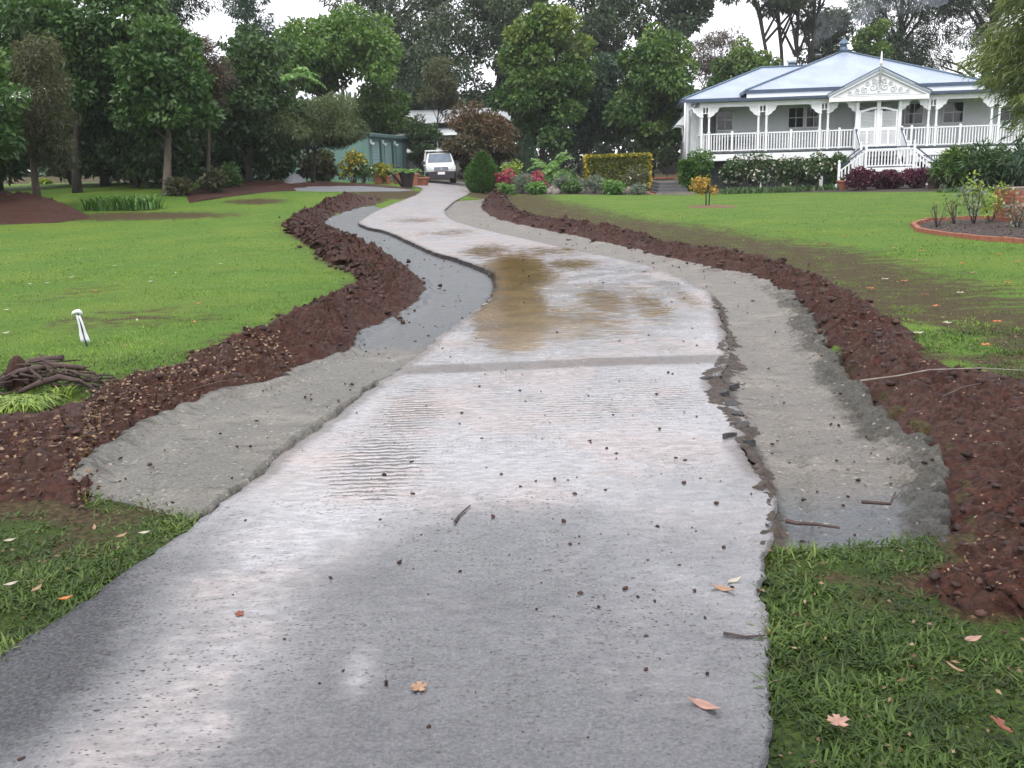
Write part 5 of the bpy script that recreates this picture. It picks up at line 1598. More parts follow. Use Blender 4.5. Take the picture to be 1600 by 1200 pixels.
bush('feathery silver shrub below the tree fern', 868, 892, 272, 297, 46.5, F_['grey'], seed=17, n=1200, L=.16, Wd=.03)
bush('low spreading green plant at the rockery foot', 878, 912, 284, 301, 45, F_['mid'], seed=18, n=900, L=.16, Wd=.07)
bush('rounded silver lavender in front of the golden hedge', 910, 948, 276, 300, 45.5, F_['grey'], seed=19, n=1700, L=.15, Wd=.03)
bush('glossy dark green clump beside the silver lavender', 936, 974, 281, 304, 44.5, F_['fern'], seed=20, n=1100, L=.18, Wd=.09)
bush('thin greyish rose bush in front of the golden hedge', 975, 1015, 250, 292, 46, F_['olive'], seed=21, n=900, L=.12, Wd=.06, flower=(F_['petal'], 5, .1))
bush('small dry grey shrub near the orange path', 985, 1012, 286, 303, 44.5, F_['grey'], seed=22, n=500, L=.12, Wd=.04)
bush('rounded clipped green shrub at the verandah corner', 1074, 1116, 232, 290, 46.5, F_['cone'], seed=23, n=5000, L=.10, Wd=.06, ncl=50, cl=.3, gz=-.2)
CM = 'camellias along the verandah'
for i, (a, b, tp) in enumerate(((1128, 1166, 240), (1164, 1206, 238), (1206, 1252, 238), (1250, 1296, 238), (1290, 1326, 240))):
    bush(['cream flowered camellia beside the clipped round shrub', 'second cream flowered camellia from the clipped round shrub', 'middle cream flowered camellia under the verandah rail', 'fourth cream flowered camellia nearing the house stairs', 'dark camellia with few flowers next to the house stairs'][i],
         a, b, tp, 296, 47.5, F_['dark'], name='camellia', cat='camellia', seed=30 + i, n=2400, L=.13, Wd=.07, group=CM, flower=(F_['petal'], 85 if i < 4 else 18, .105), gz=-.2, stem='bark_pale')
for i, (a, b) in enumerate(((1326, 1372), (1366, 1412), (1408, 1456))):
    bush(['purple leaved bush beside the left stair foot pot', 'middle purple leaved bush under the stair landing', 'purple leaved bush beside the shaded pot at the stairs'][i], a, b, 263, 298, 43.5, F_['purple'], seed=40 + i, n=3200, L=.12, Wd=.07, group='purple bushes below the stair landing', gz=-.2)
for i, (a, b, tp) in enumerate(((1458, 1520, 238), (1505, 1570, 232), (1555, 1640, 222))):
    bush(['long leaved dark shrub beside the stair foot with yellow leaves', 'long leaved glossy dark shrub below the verandah rail', 'tall glossy long leaved shrub behind the brick pillar'][i], a, b, tp, 298, 42 - i, [F_['yellowtip'], F_['dark'], F_['dark']][i], seed=50 + i, n=1900, L=.40, Wd=.075, group='long leaved shrubs before the verandah', gz=-.2, ncl=30)
bush('tall spiky leaved shrub hanging beside the feathery tree', 1575, 1700, 60, 298, 34, F_['bluegreen'], seed=55, n=2200, L=.42, Wd=.06, gz=-.2, ncl=30, top_growth=.4)

# clipped conifer cone
def topiary(label, px0, px1, py0, py1, Y, prof, n, seed, mat, gz=None):
    rg = np.random.default_rng(seed)
    b = AT((px0 + px1) / 2, py1, Y); z0 = float(terr(b.x, Y)) if gz is None else gz
    h = AT((px0 + px1) / 2, py0, Y).z - z0; rx = (px1 - px0) / 2 * Y / FPX
    root = thing('clipped_conifer', label, 'conifer', (b.x, Y, z0))
    t_ = rg.random(n); th = rg.random(n) * 6.283
    r = np.interp(t_, [p[0] for p in prof], [p[1] for p in prof]) * rx * (.80 + .22 * rg.random(n)) * (1 + .10 * np.sin(th * 5 + t_ * 9))
    P = np.stack([r * np.cos(th), r * np.sin(th), t_ * h], -1)
    D = np.stack([np.cos(th) * .7, np.sin(th) * .7, .9 + 0 * th], -1) + .5 * unit(rg, n)
    link('foliage', leaves_mesh('foliage', P, D, .16 * (.6 + .8 * rg.random(n)), .045, .2 + .5 * rg.random(n) + .35 * (fbm(th * 3, t_ * 14, 1, 2, 3) - .5), rg), mat, root)
    mb = MB(); mb.tube([(0, 0, -.05), (0, 0, h * .8)], [.07, .02], 7); mb.build('trunk', M['bark_dark'], root)


topiary('dense green clipped conifer cone at the drive corner', 730, 780, 240, 303, 47.5, [(0, .62), (.12, .92), (.35, 1.0), (.6, .85), (.85, .42), (1, .04)], 9000, 301, F_['cone'])
topiary('slim dark clipped conifer under the yellow tipped tree', 816, 836, 212, 286, 55, [(0, .7), (.3, 1), (.7, .8), (1, .1)], 2600, 302, F_['bluegreen'])

# golden hedge: boxy clipped shell
def hedge(label, px0, px1, py0, py1, Y, dep, mat, n, seed, name='hedge', tips=None):
    rg = np.random.default_rng(seed)
    a = AT(px0, py1, Y); b = AT(px1, py1, Y); x = (a.x + b.x) / 2; w = (b.x - a.x) / 2
    z0 = float(terr(x, Y)); h = AT((px0 + px1) / 2, py0, Y).z - z0
    root = thing(name, label, 'hedge', (x, Y, z0))
    u = rg.random((n, 3)) * 2 - 1
    ax = rg.choice(3, n, p=[.15, .5, .35]); sg = np.where(rg.random(n) < .5, -1, 1)
    for k in range(3):
        m = ax == k; u[m, k] = sg[m] * (.86 + .16 * rg.random(m.sum()))
    P = np.stack([u[:, 0] * w, u[:, 1] * dep, (u[:, 2] * .5 + .5) * h], -1)
    P += .05 * (rg.random((n, 3)) - .5)
    D = u * np.array([.8, .8, .8]) + unit(rg, n)
    edge = (np.sort(np.abs(u), axis=1)[:, 1] > .90).astype(float)
    rnd = .12 + .38 * rg.random(n) + .50 * edge * (u[:, 2] > -.8) + .35 * (fbm(P[:, 0], P[:, 2], 3.5, 3, 3) - .5)
    link('foliage', leaves_mesh('foliage', P, D, .15, .09, rnd, rg), mat, root)
    mb = MB()
    for i in range(6):
        xx = -w * .8 + i * w * .32
        mb.tube([(xx, 0, -.03), (xx + .05, 0, h * .7)], [.03, .015], 5)
    mb.build('stem', M['bark_dark'], root)


hedge('square clipped golden hedge beside the house path', 915, 1014, 243, 288, 50, .5, F_['gold'], 9000, 401)
hedge('small square green hedge block at the house corner', 1064, 1082, 252, 291, 46.5, .35, F_['cone'], 2500, 402)

# tree ferns and cycads: arching fronds with leaflets
def fronds(root, mat, n, L, rise, droop, leaflet, rg, z0, seg=16, name='frond', wide=.05, shade=.3, up0=.0):
    for q in range(n):
        a = 6.283 * q / n + rg.uniform(-.3, .3); ln = L * rg.uniform(.75, 1.1); r_ = rise * rg.uniform(.6, 1.2) + up0
        P = []; D = []; T = []; LL = []
        pts = []
        for i in range(seg + 1):
            f = i / seg
            pts.append(np.array([math.cos(a) * ln * f * .92, math.sin(a) * ln * f * .92, z0 + ln * (r_ * f - droop * f * f)]))
        for i in range(1, seg):
            tn = pts[i + 1] - pts[i - 1]; tn /= np.linalg.norm(tn)
            sd = np.cross(tn, (0, 0, 1)); sd /= max(1e-6, np.linalg.norm(sd))
            k = math.sin(math.pi * (.12 + .85 * i / seg)) * leaflet
            for s_ in (-1, 1):
                P.append(pts[i]); D.append(sd * s_ + tn * .55 - np.array([0, 0, .25])); LL.append(k); T.append(shade + .5 * rg.random())
        me = leaves_mesh(name, np.array(P), np.array(D), np.array(LL), wide, np.array(T), rg)
        link(name, me, mat, root)


rgx = np.random.default_rng(8)
b = GX(862, 50); tf = thing('tree_fern', 'large arching tree fern behind the rockery', 'fern', b)
fronds(tf, F_['fern'], 22, 1.75, .75, .95, .38, rgx, .75, wide=.11, shade=.3); fronds(tf, F_['fern'], 12, 1.4, 1.5, .9, .34, rgx, .9, wide=.10, shade=.45)
mb = MB(); mb.tube([(0, 0, -.05), (0, 0, .5), (.02, 0, .95)], [.13, .12, .1], 9); mb.build('trunk', M['bark_dark'], tf)
b = GX(888, 48); tf = thing('tree_fern', 'lower spreading grey green fern beside the rockery pot', 'fern', b)
fronds(tf, F_['grey'], 18, 1.5, .55, .75, .30, rgx, .45, wide=.09, shade=.2)
mb = MB(); mb.tube([(0, 0, -.05), (0, 0, .5)], [.12, .1], 9); mb.build('trunk', M['bark_dark'], tf)
b = GX(452, 50); b2 = b.copy(); tf = thing('tree_fern', 'tall tree fern between dark tree and bright green tree', 'fern', GX(468, 54))
zt = AT(468, 125, 54).z - float(terr(GX(468, 54).x, 54))
fronds(tf, F_['fern'], 14, 2.3, .75, .8, .42, rgx, zt, wide=.13, shade=.4)
mb = MB(); mb.tube([(0, 0, -.1), (.1, 0, zt * .5), (0, 0, zt)], [.16, .13, .11], 9); mb.build('trunk', M['bark_dark'], tf)
cb = GX(636, 45.5); cy = thing('cycad', 'dark trunked cycad with flat light green crown at drive bend', 'cycad', cb)
ch_ = AT(636, 268, 45.5).z - cb.z
fronds(cy, F_['fern'], 26, .85, .45, .40, .20, rgx, ch_, wide=.05, shade=.35)
mb = MB(); mb.lathe([(.22, -.05), (.24, .15), (.34, ch_ * .75), (.40, ch_), (.1, ch_ + .05)], (0, 0, 0), 14); mb.build('trunk', M['bark_dark'], cy)
mb = MB(); mb.tube([(-.2, 0, .05), (-.55, -.05, .5), (-.72, -.05, ch_ * .95)], [.08, .06, .05], 7); mb.build('branch', M['bark_dark'], cy)

# strap-leaved clumps
def straps(label, px0, px1, py0, py1, Y, n, mat, seed, w=.045, cat='plant', gz=None, name='strap_leaf_clump', arch=.7):
    rg = np.random.default_rng(seed)
    if Y < 20: Y = G((px0 + px1) / 2, py1)[1]
    a = AT(px0, py1, Y); b = AT(px1, py1, Y); x = (a.x + b.x) / 2; wd = (b.x - a.x) / 2
    z = float(terr(x, Y)) if gz is None else gz; h = AT((px0 + px1) / 2, py0, Y).z - z
    root = thing(name, label, cat, (x, Y, z))
    V = []; Fc = []; T = []
    for q in range(n):
        bx, by = rg.uniform(-wd, wd) * .9, rg.uniform(-.5, .5) * min(1, wd * 1.2)
        th = rg.uniform(0, 6.283); l_ = h * rg.uniform(.7, 1.25); o = len(V); t_ = .15 + .6 * rg.random()
        for i in range(5):
            f = i / 4; ww = w * (1 - f) ** .5 * .5 + .001
            c = np.array([bx + math.cos(th) * l_ * .75 * f ** 1.6, by + math.sin(th) * l_ * .75 * f ** 1.6, l_ * (f * 1.25 - arch * f * f * .9)])
            s_ = np.array([-math.sin(th), math.cos(th), 0])
            V += [c - s_ * ww, c + s_ * ww]; T += [t_, t_]
            if i: Fc.append((o + 2 * i - 2, o + 2 * i - 1, o + 2 * i + 1, o + 2 * i))
    link('leaf_blades', npmesh('leaf_blades', np.array(V), np.array(Fc), {'rnd': np.array(T)}), mat, root)
    mb = MB(); mb.lathe([(.2 * h, -.04), (.16 * h, .06 * h), (.05 * h, .12 * h)], (0, 0, 0), 8); mb.build('crown_base', M['bark_dark'], root)
    return root


straps('long clump of dark green strap leaves by the soil mound', 132, 252, 296, 332, 31, 420, F_['fern'], 61, gz=None)
straps('bright lime grass tuft at the foot of the branch pile', -25, 72, 596, 642, 6.75, 520, F_['lime'], 62, w=.012, name='grass_tuft', cat='grass tuft', arch=1.2)
straps('lime green seedling tuft poking from the branch pile', 78, 118, 598, 622, 7.0, 40, F_['lime'], 63, w=.012, name='grass_tuft', cat='grass tuft')
straps('pale straw weed on the leaf littered soil', 140, 190, 590, 618, 7.3, 46, F_['olive'], 64, w=.008, name='weed', cat='weed', arch=1.2)
straps('row of low strap leaves edging lawn under the camellias', 1120, 1318, 286, 300, 44.5, 500, F_['mid'], 65, w=.04, gz=-.2)
straps('low strap leaf edging before the long leaved shrubs', 1462, 1600, 289, 299, 39.0, 380, F_['mid'], 66, w=.04, gz=-.2)
straps('tiny green seedling in grey gravel by the drive', 532, 548, 290, 308, 41, 26, F_['mid'], 67, w=.05, name='seedling', cat='seedling')

# round standard topiary near the house wing
b = GX(1042, 58); st = thing('standard_topiary', 'ball headed standard shrub near the house side wall', 'topiary', (b.x, 58, -.2))
zc = AT(1042, 245, 58).z + .2
rg = np.random.default_rng(71); n = 2600
u = unit(rg, n); P = u * (.52 * (.85 + .2 * rg.random(n)))[:, None] * np.array([1, 1, .95]) + np.array([0, 0, zc])
link('foliage', leaves_mesh('foliage', P, u + .6 * unit(rg, n), .13, .07, .15 + .6 * rg.random(n), rg), F_['gumdark'], st)
mb = MB(); mb.tube([(0, 0, -.05), (.02, 0, zc)], [.04, .03], 7); mb.build('trunk', M['bark'], st)

# little amber-leaved tree on its mulch ring
ab = GX(1106, 31.6); am = thing('young_tree', 'young amber leaved tree alone on the green lawn', 'tree', (ab.x, 31.6, float(terr(ab.x, 31.6))))
mb = MB(); rg = np.random.default_rng(72); Pl = []; Dl = []
for s0 in (-.04, .05):
    mb.tube([(s0, 0, -.03), (s0 * 1.2, 0, .35), (s0 * 2, .02, .55)], [.022, .018, .014], 6)
for q in range(16):
    th = rg.uniform(0, 6.283); tip = Vector((math.cos(th) * rg.uniform(.35, .80), math.sin(th) * .6 * rg.random(), rg.uniform(.42, .95)))
    s_ = Vector((rg.choice([-.08, .1]), .02, .55)); m1 = s_.lerp(tip, .5) + Vector((0, 0, .12))
    mb.tube([s_, m1, tip], [.010, .007, .003], 5, False)
    for i in range(26):
        f = .45 + .55 * rg.random(); p = s_.lerp(m1, f * 2) if f < .5 else m1.lerp(tip, (f - .5) * 2)
        Pl.append(np.array(p) + .05 * rg.standard_normal(3)); Dl.append(rg.standard_normal(3) * .7 + np.array([0, 0, -.5]))
mb.build('trunk', M['bark_dark'], am)
link('crown', leaves_mesh('crown', np.array(Pl), np.array(Dl), .10, .055, .2 + .7 * rg.random(len(Pl)), rg), F_['amber'], am)


def patch(name, poly, mat, label=None, cat=None, h=.03, nz=9, kind=None, amp=.05, k=1, ring=18):
    """low mounded patch inside an outline (ground points)"""
    P = np.array(poly); c = P.mean(0)
    n = len(P) * 6
    s = np.linspace(0, len(P), n, endpoint=False); i = s.astype(int); f = s - i
    E_ = P[i % len(P)] * (1 - f)[:, None] + P[(i + 1) % len(P)] * f[:, None]
    rs = np.linspace(0, 1, ring)
    X = c[0] + (E_[:, None, 0] - c[0]) * rs; Y = c[1] + (E_[:, None, 1] - c[1]) * rs
    Z = terr(X, Y) + .004 - .03 * (rs > .999)[None] + (h * np.cos(rs * math.pi / 2)[None] ** .8) + amp * (fbm(X, Y, nz, 3, k) - .4) * (1 - rs ** 4)[None]
    a = np.arange(n)[:, None] * ring + np.arange(ring - 1)[None]; b_ = ((np.arange(n) + 1) % n)[:, None] * ring + np.arange(ring - 1)[None]
    F = np.stack([a, a + 1, b_ + 1, b_], -1).reshape(-1, 4)
    o = link(name, npmesh(name, np.stack([X, Y, Z], -1).reshape(-1, 3), F, None, True), mat)
    if kind: o['kind'] = kind
    if label: tag(o, label, cat)
    return o


def ring_px(pts): return [G(*p) for p in pts]


patch('mulch_ring', [(ab.x + math.cos(a) * .85 + .15, 31.6 + math.sin(a) * .95) for a in np.linspace(0, 6.283, 14, endpoint=False)], M['mulch_tan'], 'ring of tan leaf mulch round the amber tree', 'mulch', .05, amp=.04)
patch('soil_mound', [(ray(p, 330).x * y, y) for p, y in ((-140, 27.5), (0, 27), (90, 27.3), (140, 28.5), (120, 30.5), (60, 32), (-40, 33), (-160, 32))], M['soil'], 'long heap of dark red soil under the shelter trees', 'soil mound', .60, 5, None, .34, 2, 60)
SOB = [(ray(p, 300).x * y, y) for p, y in ((290, 33), (340, 35), (420, 38.5), (520, 40.5), (640, 42.5), (655, 44), (600, 47.5), (520, 48.5), (420, 48), (330, 44), (285, 37))]
patch('soil_bed', SOB, M['soil'], None, None, .14, 1.2, 'structure', .20, 3, 30)
patch('gravel_patch', [(ray(p, 305).x * y, y) for p, y in ((430, 39.4), (500, 39.2), (560, 40), (625, 41.2), (648, 42.6), (600, 43.4), (520, 42.6), (450, 41.2))], M['gravel_grey'], None, None, .12, 2, 'structure', .06, 4, 20)
GPX, GPY = ray(463, 302).x * 42.6, 42.6
patch('gravel_pile', [(GPX + math.cos(a) * .62, GPY + math.sin(a) * .7) for a in np.linspace(0, 6.283, 12, endpoint=False)], M['gravel_grey'], 'small grey gravel heap on the red soil bed', 'gravel pile', .52, 6, None, .06, 5)
patch('garden_bed', ring_px([(770, 304), (850, 304.5), (930, 305), (1015, 305), (1050, 300), (1040, 292), (960, 288), (880, 287), (790, 290)]), M['mulch'], None, None, .05, 4, 'structure', .06, 6)
patch('shrub_bed', [(x, y) for x, y in ((8.5, 46.2), (13, 43.8), (17.5, 40.3), (26, 38), (27, 44), (19, 47.4), (11, 49.4), (8.6, 49.6))], M['mulch'], None, None, .05, 4, 'structure', .06, 7)

# ------------------------------------------------------------------ soil and broken asphalt at the ragged right edge of the drive
sp_pairs = [((1168, 905), (1245, 905)), ((1182, 870), (1240, 872)), ((1192, 830), (1236, 830)), ((1190, 780), (1226, 785)), ((1176, 745), (1212, 748)), ((1150, 700), (1196, 705)), ((1146, 660), (1186, 662)),
            ((1118, 625), (1176, 628)), ((1098, 600), (1168, 602)), ((1122, 572), (1166, 575)), ((1130, 545), (1158, 548)), ((1124, 505), (1142, 508)), ((1112, 470), (1128, 472)), ((1092, 448), (1106, 447))]
sA, sB = pairline(sp_pairs, 420)
sA = ragged(sA, .10, 2); sB = ragged(sB, .08, 5)
X, Y, v, F = ribbon(sA, sB, 36)
pr = np.sin(np.pi * v)[None] ** .6
tap = np.clip(np.minimum(np.arange(420) / 30., (419 - np.arange(420)) / 30.), 0, 1)[:, None]
Z = terr(X, Y) - .038 + .045 * sstep(.75, .15, v)[None] * tap + pr * tap * (.028 * fbm(X, Y, 5, 3, 2) + .05 * (np.abs(fbm(X, Y, 14, 3, 3) - .5)) + .035 * (fbm(X, Y, 34, 2, 4) - .5)) - .05 * (1 - tap)
tag(link('soil_spill', npmesh('soil_spill', np.stack([X, Y, Z], -1).reshape(-1, 3), F), M['mud_spill']), kind='structure')
rg = np.random.default_rng(500)
am_ = []
for q, (px, py, sx, sy) in enumerate(((1128, 618, .16, .10), (1142, 634, .14, .10), (1152, 652, .12, .09), (1160, 668, .15, .10), (1138, 684, .20, .07), (1105, 594, .12, .09), (1170, 695, .10, .08), (1148, 606, .09, .07))):
    x, y = G(px, py); poly = []
    for i in range(6):
        a = 6.283 * i / 6 + rg.uniform(-.4, .4); poly.append((math.cos(a) * sx * rg.uniform(.2, .5), math.sin(a) * sy * rg.uniform(.25, .7)))
    mb = MB(); mb.prism(poly, -.02, .016)
    o = mb.build('asphalt_chunk', M['chunk']); o.location = (x, y, .012); o.rotation_euler = (rg.uniform(-.2, .25), rg.uniform(-.2, .25), rg.uniform(0, 3))
    tag(o, ['small', 'jagged', 'thin', 'wedge shaped', 'long flat', 'isolated', 'half buried', 'tiny'][q] + ' broken piece of dark asphalt along the ragged drive edge', 'asphalt piece', 'broken asphalt along the drive edge')

# ------------------------------------------------------------------ crumbs, litter, fallen leaves, sticks
n = 2600
y = 2.3 * (16 / 2.3) ** rg.random(n); x = rg.uniform(-1.6, 2.6, n)
dl_ = inpoly(x, y, drvpoly) & (rg.random(n) < np.clip(.12 + .9 * np.exp(-((x - .5) / .9) ** 2) * np.exp(-((y - 4.2) / 1.3) ** 2) + .25 * (y > 5), 0, 1))
x, y = x[dl_], y[dl_]
r = (.0022 + .010 * rg.random(len(x)) ** 6) * np.interp(y, [2, 6, 16], [.8, 1.0, 1.3])
tag(link('mud_crumbs', clods('mud_crumbs', np.stack([x, y, .016 + r * .4, r], -1), 31), M['clod']), 'dark mud crumbs scattered over the wet drive', 'mud', kind='stuff')
# crumbs on the right roadbase
n = 700
i = rg.integers(5, 615, n); f = rg.uniform(.08, .95, n)
x = rA[i, 0] * (1 - f) + rB[i, 0] * f; y = rA[i, 1] * (1 - f) + rB[i, 1] * f
r = (.0025 + .010 * rg.random(n) ** 6) * np.interp(y, [2, 6, 16, 30], [.8, 1.1, 1.5, 1.5])
tag(link('soil_crumbs', clods('soil_crumbs', np.stack([x, y, -.022 + r * .3 + .02 * (f > .8), r], -1), 32), M['clod']), 'fine soil crumbs strewn over the pale right roadbase', 'soil', kind='stuff')
n = 420
i = rg.integers(5, 500, n); f = rg.uniform(.1, .92, n)
x = lA[i, 0] * (1 - f) + lB[i, 0] * f; y = lA[i, 1] * (1 - f) + lB[i, 1] * f
r = (.0025 + .010 * rg.random(n) ** 6) * np.interp(y, [2, 6, 16, 30], [.8, 1.1, 1.5, 1.5])
zz = np.interp(y, [0, 6.5, 8.5, 60], [.048, .046, -.055, -.06]) + terr(x, y)
tag(link('soil_crumbs', clods('soil_crumbs', np.stack([x, y, zz + r * .3, r], -1), 33), M['clod']), 'fine soil crumbs strewn over the grey left roadbase', 'soil', kind='stuff')

# leaf litter over the near left windrow and thinly over the lawns
A, B, X, Y, Z, prof = LW
n = 7500
i = rg.integers(10, 330, n); j = (X.shape[1] * np.clip(.45 + .24 * rg.standard_normal(n), .05, .97)).astype(int)
P = np.stack([X[i, j] + .02 * rg.standard_normal(n), Y[i, j] + .02 * rg.standard_normal(n), Z[i, j] + .006], -1)
ok = P[:, 1] < 9.2
P = P[ok]; n = len(P)
D = rg.standard_normal((n, 3)); D[:, 2] = .25 * np.abs(D[:, 2])
tag(link('leaf_litter', leaves_mesh('leaf_litter', P, D, .032 * (.5 + rg.random(n)), .018, rg.random(n), rg), F_['litter']), 'small dry brown leaves littering the red soil near the branch pile', 'leaf litter', kind='stuff')
A, B, X, Y, Z, prof = RW
n = 900
i = rg.integers(20, 400, n); j = (X.shape[1] * rg.uniform(.1, .97, n)).astype(int)
P = np.stack([X[i, j], Y[i, j], Z[i, j] + .006], -1); D = rg.standard_normal((n, 3)); D[:, 2] = .25 * np.abs(D[:, 2])
tag(link('leaf_litter', leaves_mesh('leaf_litter', P, D, .024 * (.5 + rg.random(n)), .012, .2 + .8 * rg.random(n), rg), F_['litter']), 'sparse dry leaf bits on the dark soil on the house side', 'leaf litter', kind='stuff')
n = 2600
y = 2.2 * (30 / 2.2) ** rg.random(n); x = (rg.random(n) * 2 - 1) * (.6 * y + 1)
ok = ~inpoly(x, y, drvpoly) & ~inpoly(x, y, LWP) & ~inpoly(x, y, RWP) & ~inpoly(x, y, CORR[1]) & ~inpoly(x, y, CORR[2])
x, y = x[ok], y[ok]; n = len(x)
P = np.stack([x, y, terr(x, y) + .022], -1); D = rg.standard_normal((n, 3)); D[:, 2] = .2 * np.abs(D[:, 2])
tag(link('leaf_litter', leaves_mesh('leaf_litter', P, D, .03 * (.5 + rg.random(n)) * np.interp(y, [2, 10, 30], [.7, 1, 1.7]), .014 * np.interp(y, [2, 10, 30], [.8, 1, 1.7]), .3 + .7 * rg.random(n), rg), F_['litter']), 'tiny pale dry leaves dotted over the lawns', 'leaf litter', kind='stuff')


def leafshape(kind, L):
    """flat outline, slightly cupped; lobed like a maple or long like a gum leaf"""
    if kind == 'lobed':
        pts = []
        for i in range(20):
            a = 6.283 * i / 20; r = L * .5 * (.55 + .45 * abs(math.cos(2.5 * a))) * (1.15 if i % 2 else .85)
            pts.append((math.cos(a) * r, math.sin(a) * r))
    else:
        pts = [(L * (i / 8 - .5), L * .16 * math.sin(math.pi * i / 8) + .03 * L * math.sin(6 * i / 8)) for i in range(9)]
        pts += [(L * (i / 8 - .5), -L * .11 * math.sin(math.pi * i / 8) + .03 * L * math.sin(6 * i / 8)) for i in range(7, 0, -1)]
    mb = MB()
    k = len(pts)
    up = [(x, y, .004 + .40 * (x * x + .7 * y * y) / L + .003 * math.sin(60 * x + 90 * y)) for x, y in pts]
    c = (0, 0, .004)
    mb.add([c] + up + [(0, 0, .002)] + [(x, y, z - .002) for x, y, z in up],
           [(0, 1 + i, 1 + (i + 1) % k) for i in range(k)] + [(k + 1, k + 2 + (i + 1) % k, k + 2 + i) for i in range(k)] + [(1 + i, k + 2 + i, k + 2 + (i + 1) % k, 1 + (i + 1) % k) for i in range(k)])
    return mb.mesh('fallen_leaf')


def leaf(px, py, kind, L, mat, rz, label, group=None, dz=.0, tilt=(0, 0)):
    x, y = G(px, py)
    me = leafshape(kind, L)
    o = link('fallen_leaf', me, LEAF[mat]); o.location = (x, y, float(terr(x, y)) + dz); o.rotation_euler = (tilt[0], tilt[1], rz)
    tag(o, label, 'leaf', group)


leaf(655, 1083, 'lobed', .055, 'tan', .3, 'curled tan lobed leaf alone on the wet drive', dz=.017)
leaf(1100, 1112, 'long', .115, 'pink', -.65, 'long pinkish gum leaf on the wet drive near grass', dz=.017)
leaf(1130, 928, 'long', .10, 'tan', -.5, 'thin tan leaf on drive beside the grass corner', dz=.017)
leaf(1147, 915, 'long', .07, 'pale', .5, 'pale oval leaf on drive beside the grass corner', dz=.017)
leaf(375, 967, 'lobed', .035, 'rust', .8, 'small dark curled leaf on the left of the drive', dz=.017)
leaf(1517, 1022, 'long', .075, 'pink', .4, 'pale pink curled leaf on the near right grass', dz=.05, tilt=(.2, .1))
leaf(1308, 1154, 'lobed', .062, 'pink', .2, 'pinkish lobed leaf on grass below the roadbase end', dz=.05)
leaf(1560, 1160, 'lobed', .07, 'rust', 1.2, 'rust brown lobed leaf standing in the near right grass', dz=.05, tilt=(.5, .2))
leaf(1490, 1068, 'long', .06, 'tan', 2.2, 'brown withered leaf in grass near the rust leaf', dz=.05)
for px, py, m_, rz in ((20, 930, 'pale', .4), (60, 938, 'tan', 1.2), (105, 953, 'orange', .3), (18, 860, 'pale', .2), (150, 840, 'tan', 2), (228, 848, 'pale', .1), (192, 853, 'tan', .8)):
    leaf(px, py, 'long', .055, m_, rz, {'orange': 'orange', 'pale': 'pale bleached', 'tan': 'tan'}[m_] + ' dry leaf lying in the near grass left of the drive', 'dry leaves in the near left grass', dz=.045)
for px, py, m_, rz in ((1360, 455, 'orange', .4), (1503, 415, 'orange', .9), (1413, 443, 'orange', .2), (1558, 508, 'orange', .5), (1575, 446, 'orange', .1), (1440, 395, 'orange', .6), (1396, 391, 'tan', .8), (1445, 465, 'rust', .3), (1383, 440, 'pale', .1), (1500, 462, 'pale', .4), (1560, 400, 'orange', 2.), (1430, 410, 'tan', .4), (1462, 483, 'orange', 1.1), (1540, 545, 'orange', .7), (1318, 372, 'orange', .2), (1288, 385, 'orange', 1.3), (1590, 412, 'orange', .3), (1435, 526, 'pale', .3), (1520, 430, 'tan', .9), (1480, 510, 'pale', 1.5)):
    leaf(px, py, 'lobed', .085, m_, rz, {'orange': 'bright orange', 'tan': 'tan', 'rust': 'dark rust red', 'pale': 'pale bleached'}[m_] + ' fallen leaf on the muddied lawn below the brick edged bed', 'autumn leaves on the muddied lawn', dz=.03)
for px, py, m_ in ((150, 458, 'orange'), (305, 508, 'orange'), (112, 436, 'pale'), (140, 374, 'orange'), (235, 443, 'pale'), (48, 447, 'pale'), (12, 488, 'pale'), (215, 505, 'pale'), (10, 525, 'pale'), (180, 418, 'pale'), (275, 430, 'pale'), (125, 392, 'pale'), (345, 415, 'pale'), (75, 445, 'pale'), (310, 478, 'orange')):
    leaf(px, py, 'long', .10, m_, px % 3, {'orange': 'orange', 'pale': 'pale bleached'}[m_] + ' dry leaf lying on the bright lawn around the marker stake', 'dry leaves on the bright lawn', dz=.03)


def stick(pts_px, r, label, mat='stick', z=.02, group=None):
    pts = []
    for k, p in enumerate(pts_px):
        x, y = G(*p); pts.append((x, y, float(terr(x, y)) + z + r + random.uniform(0, r)))
    mb = MB(); mb.tube(pts, [r * (1 - .5 * i / (len(pts) - 1)) for i in range(len(pts))], 6)
    tag(mb.build('stick', M[mat]), label, 'stick', group)


stick([(711, 823), (718, 812), (735, 796)], .006, 'short dark twig lying alone on the drive', z=.016)
stick([(1342, 630), (1400, 622), (1450, 612), (1530, 610), (1600, 614)], .007, 'long pale cane lying across the dark right soil', 'stick_pale', z=.14)
stick([(1228, 820), (1245, 824), (1275, 826), (1312, 829)], .012, 'dark sodden stick across the end of right roadbase', z=.0)
stick([(1345, 800), (1390, 803), (1398, 785)], .010, 'bent brown twig at the right roadbase edge', z=.03)
stick([(1130, 998), (1165, 1003), (1197, 1001)], .005, 'thin brown twig poking out of grass onto drive', z=.013)
stick([(300, 640), (340, 628), (395, 618)], .006, 'thin twig on the left soil above the roadbase', z=.13)
stick([(1470, 655), (1500, 640), (1530, 632)], .008, 'curved dark twig on the right soil', z=.13)
stick([(210, 590), (240, 598), (300, 592)], .007, 'dry twig at the lawn side of the left soil', z=.05)

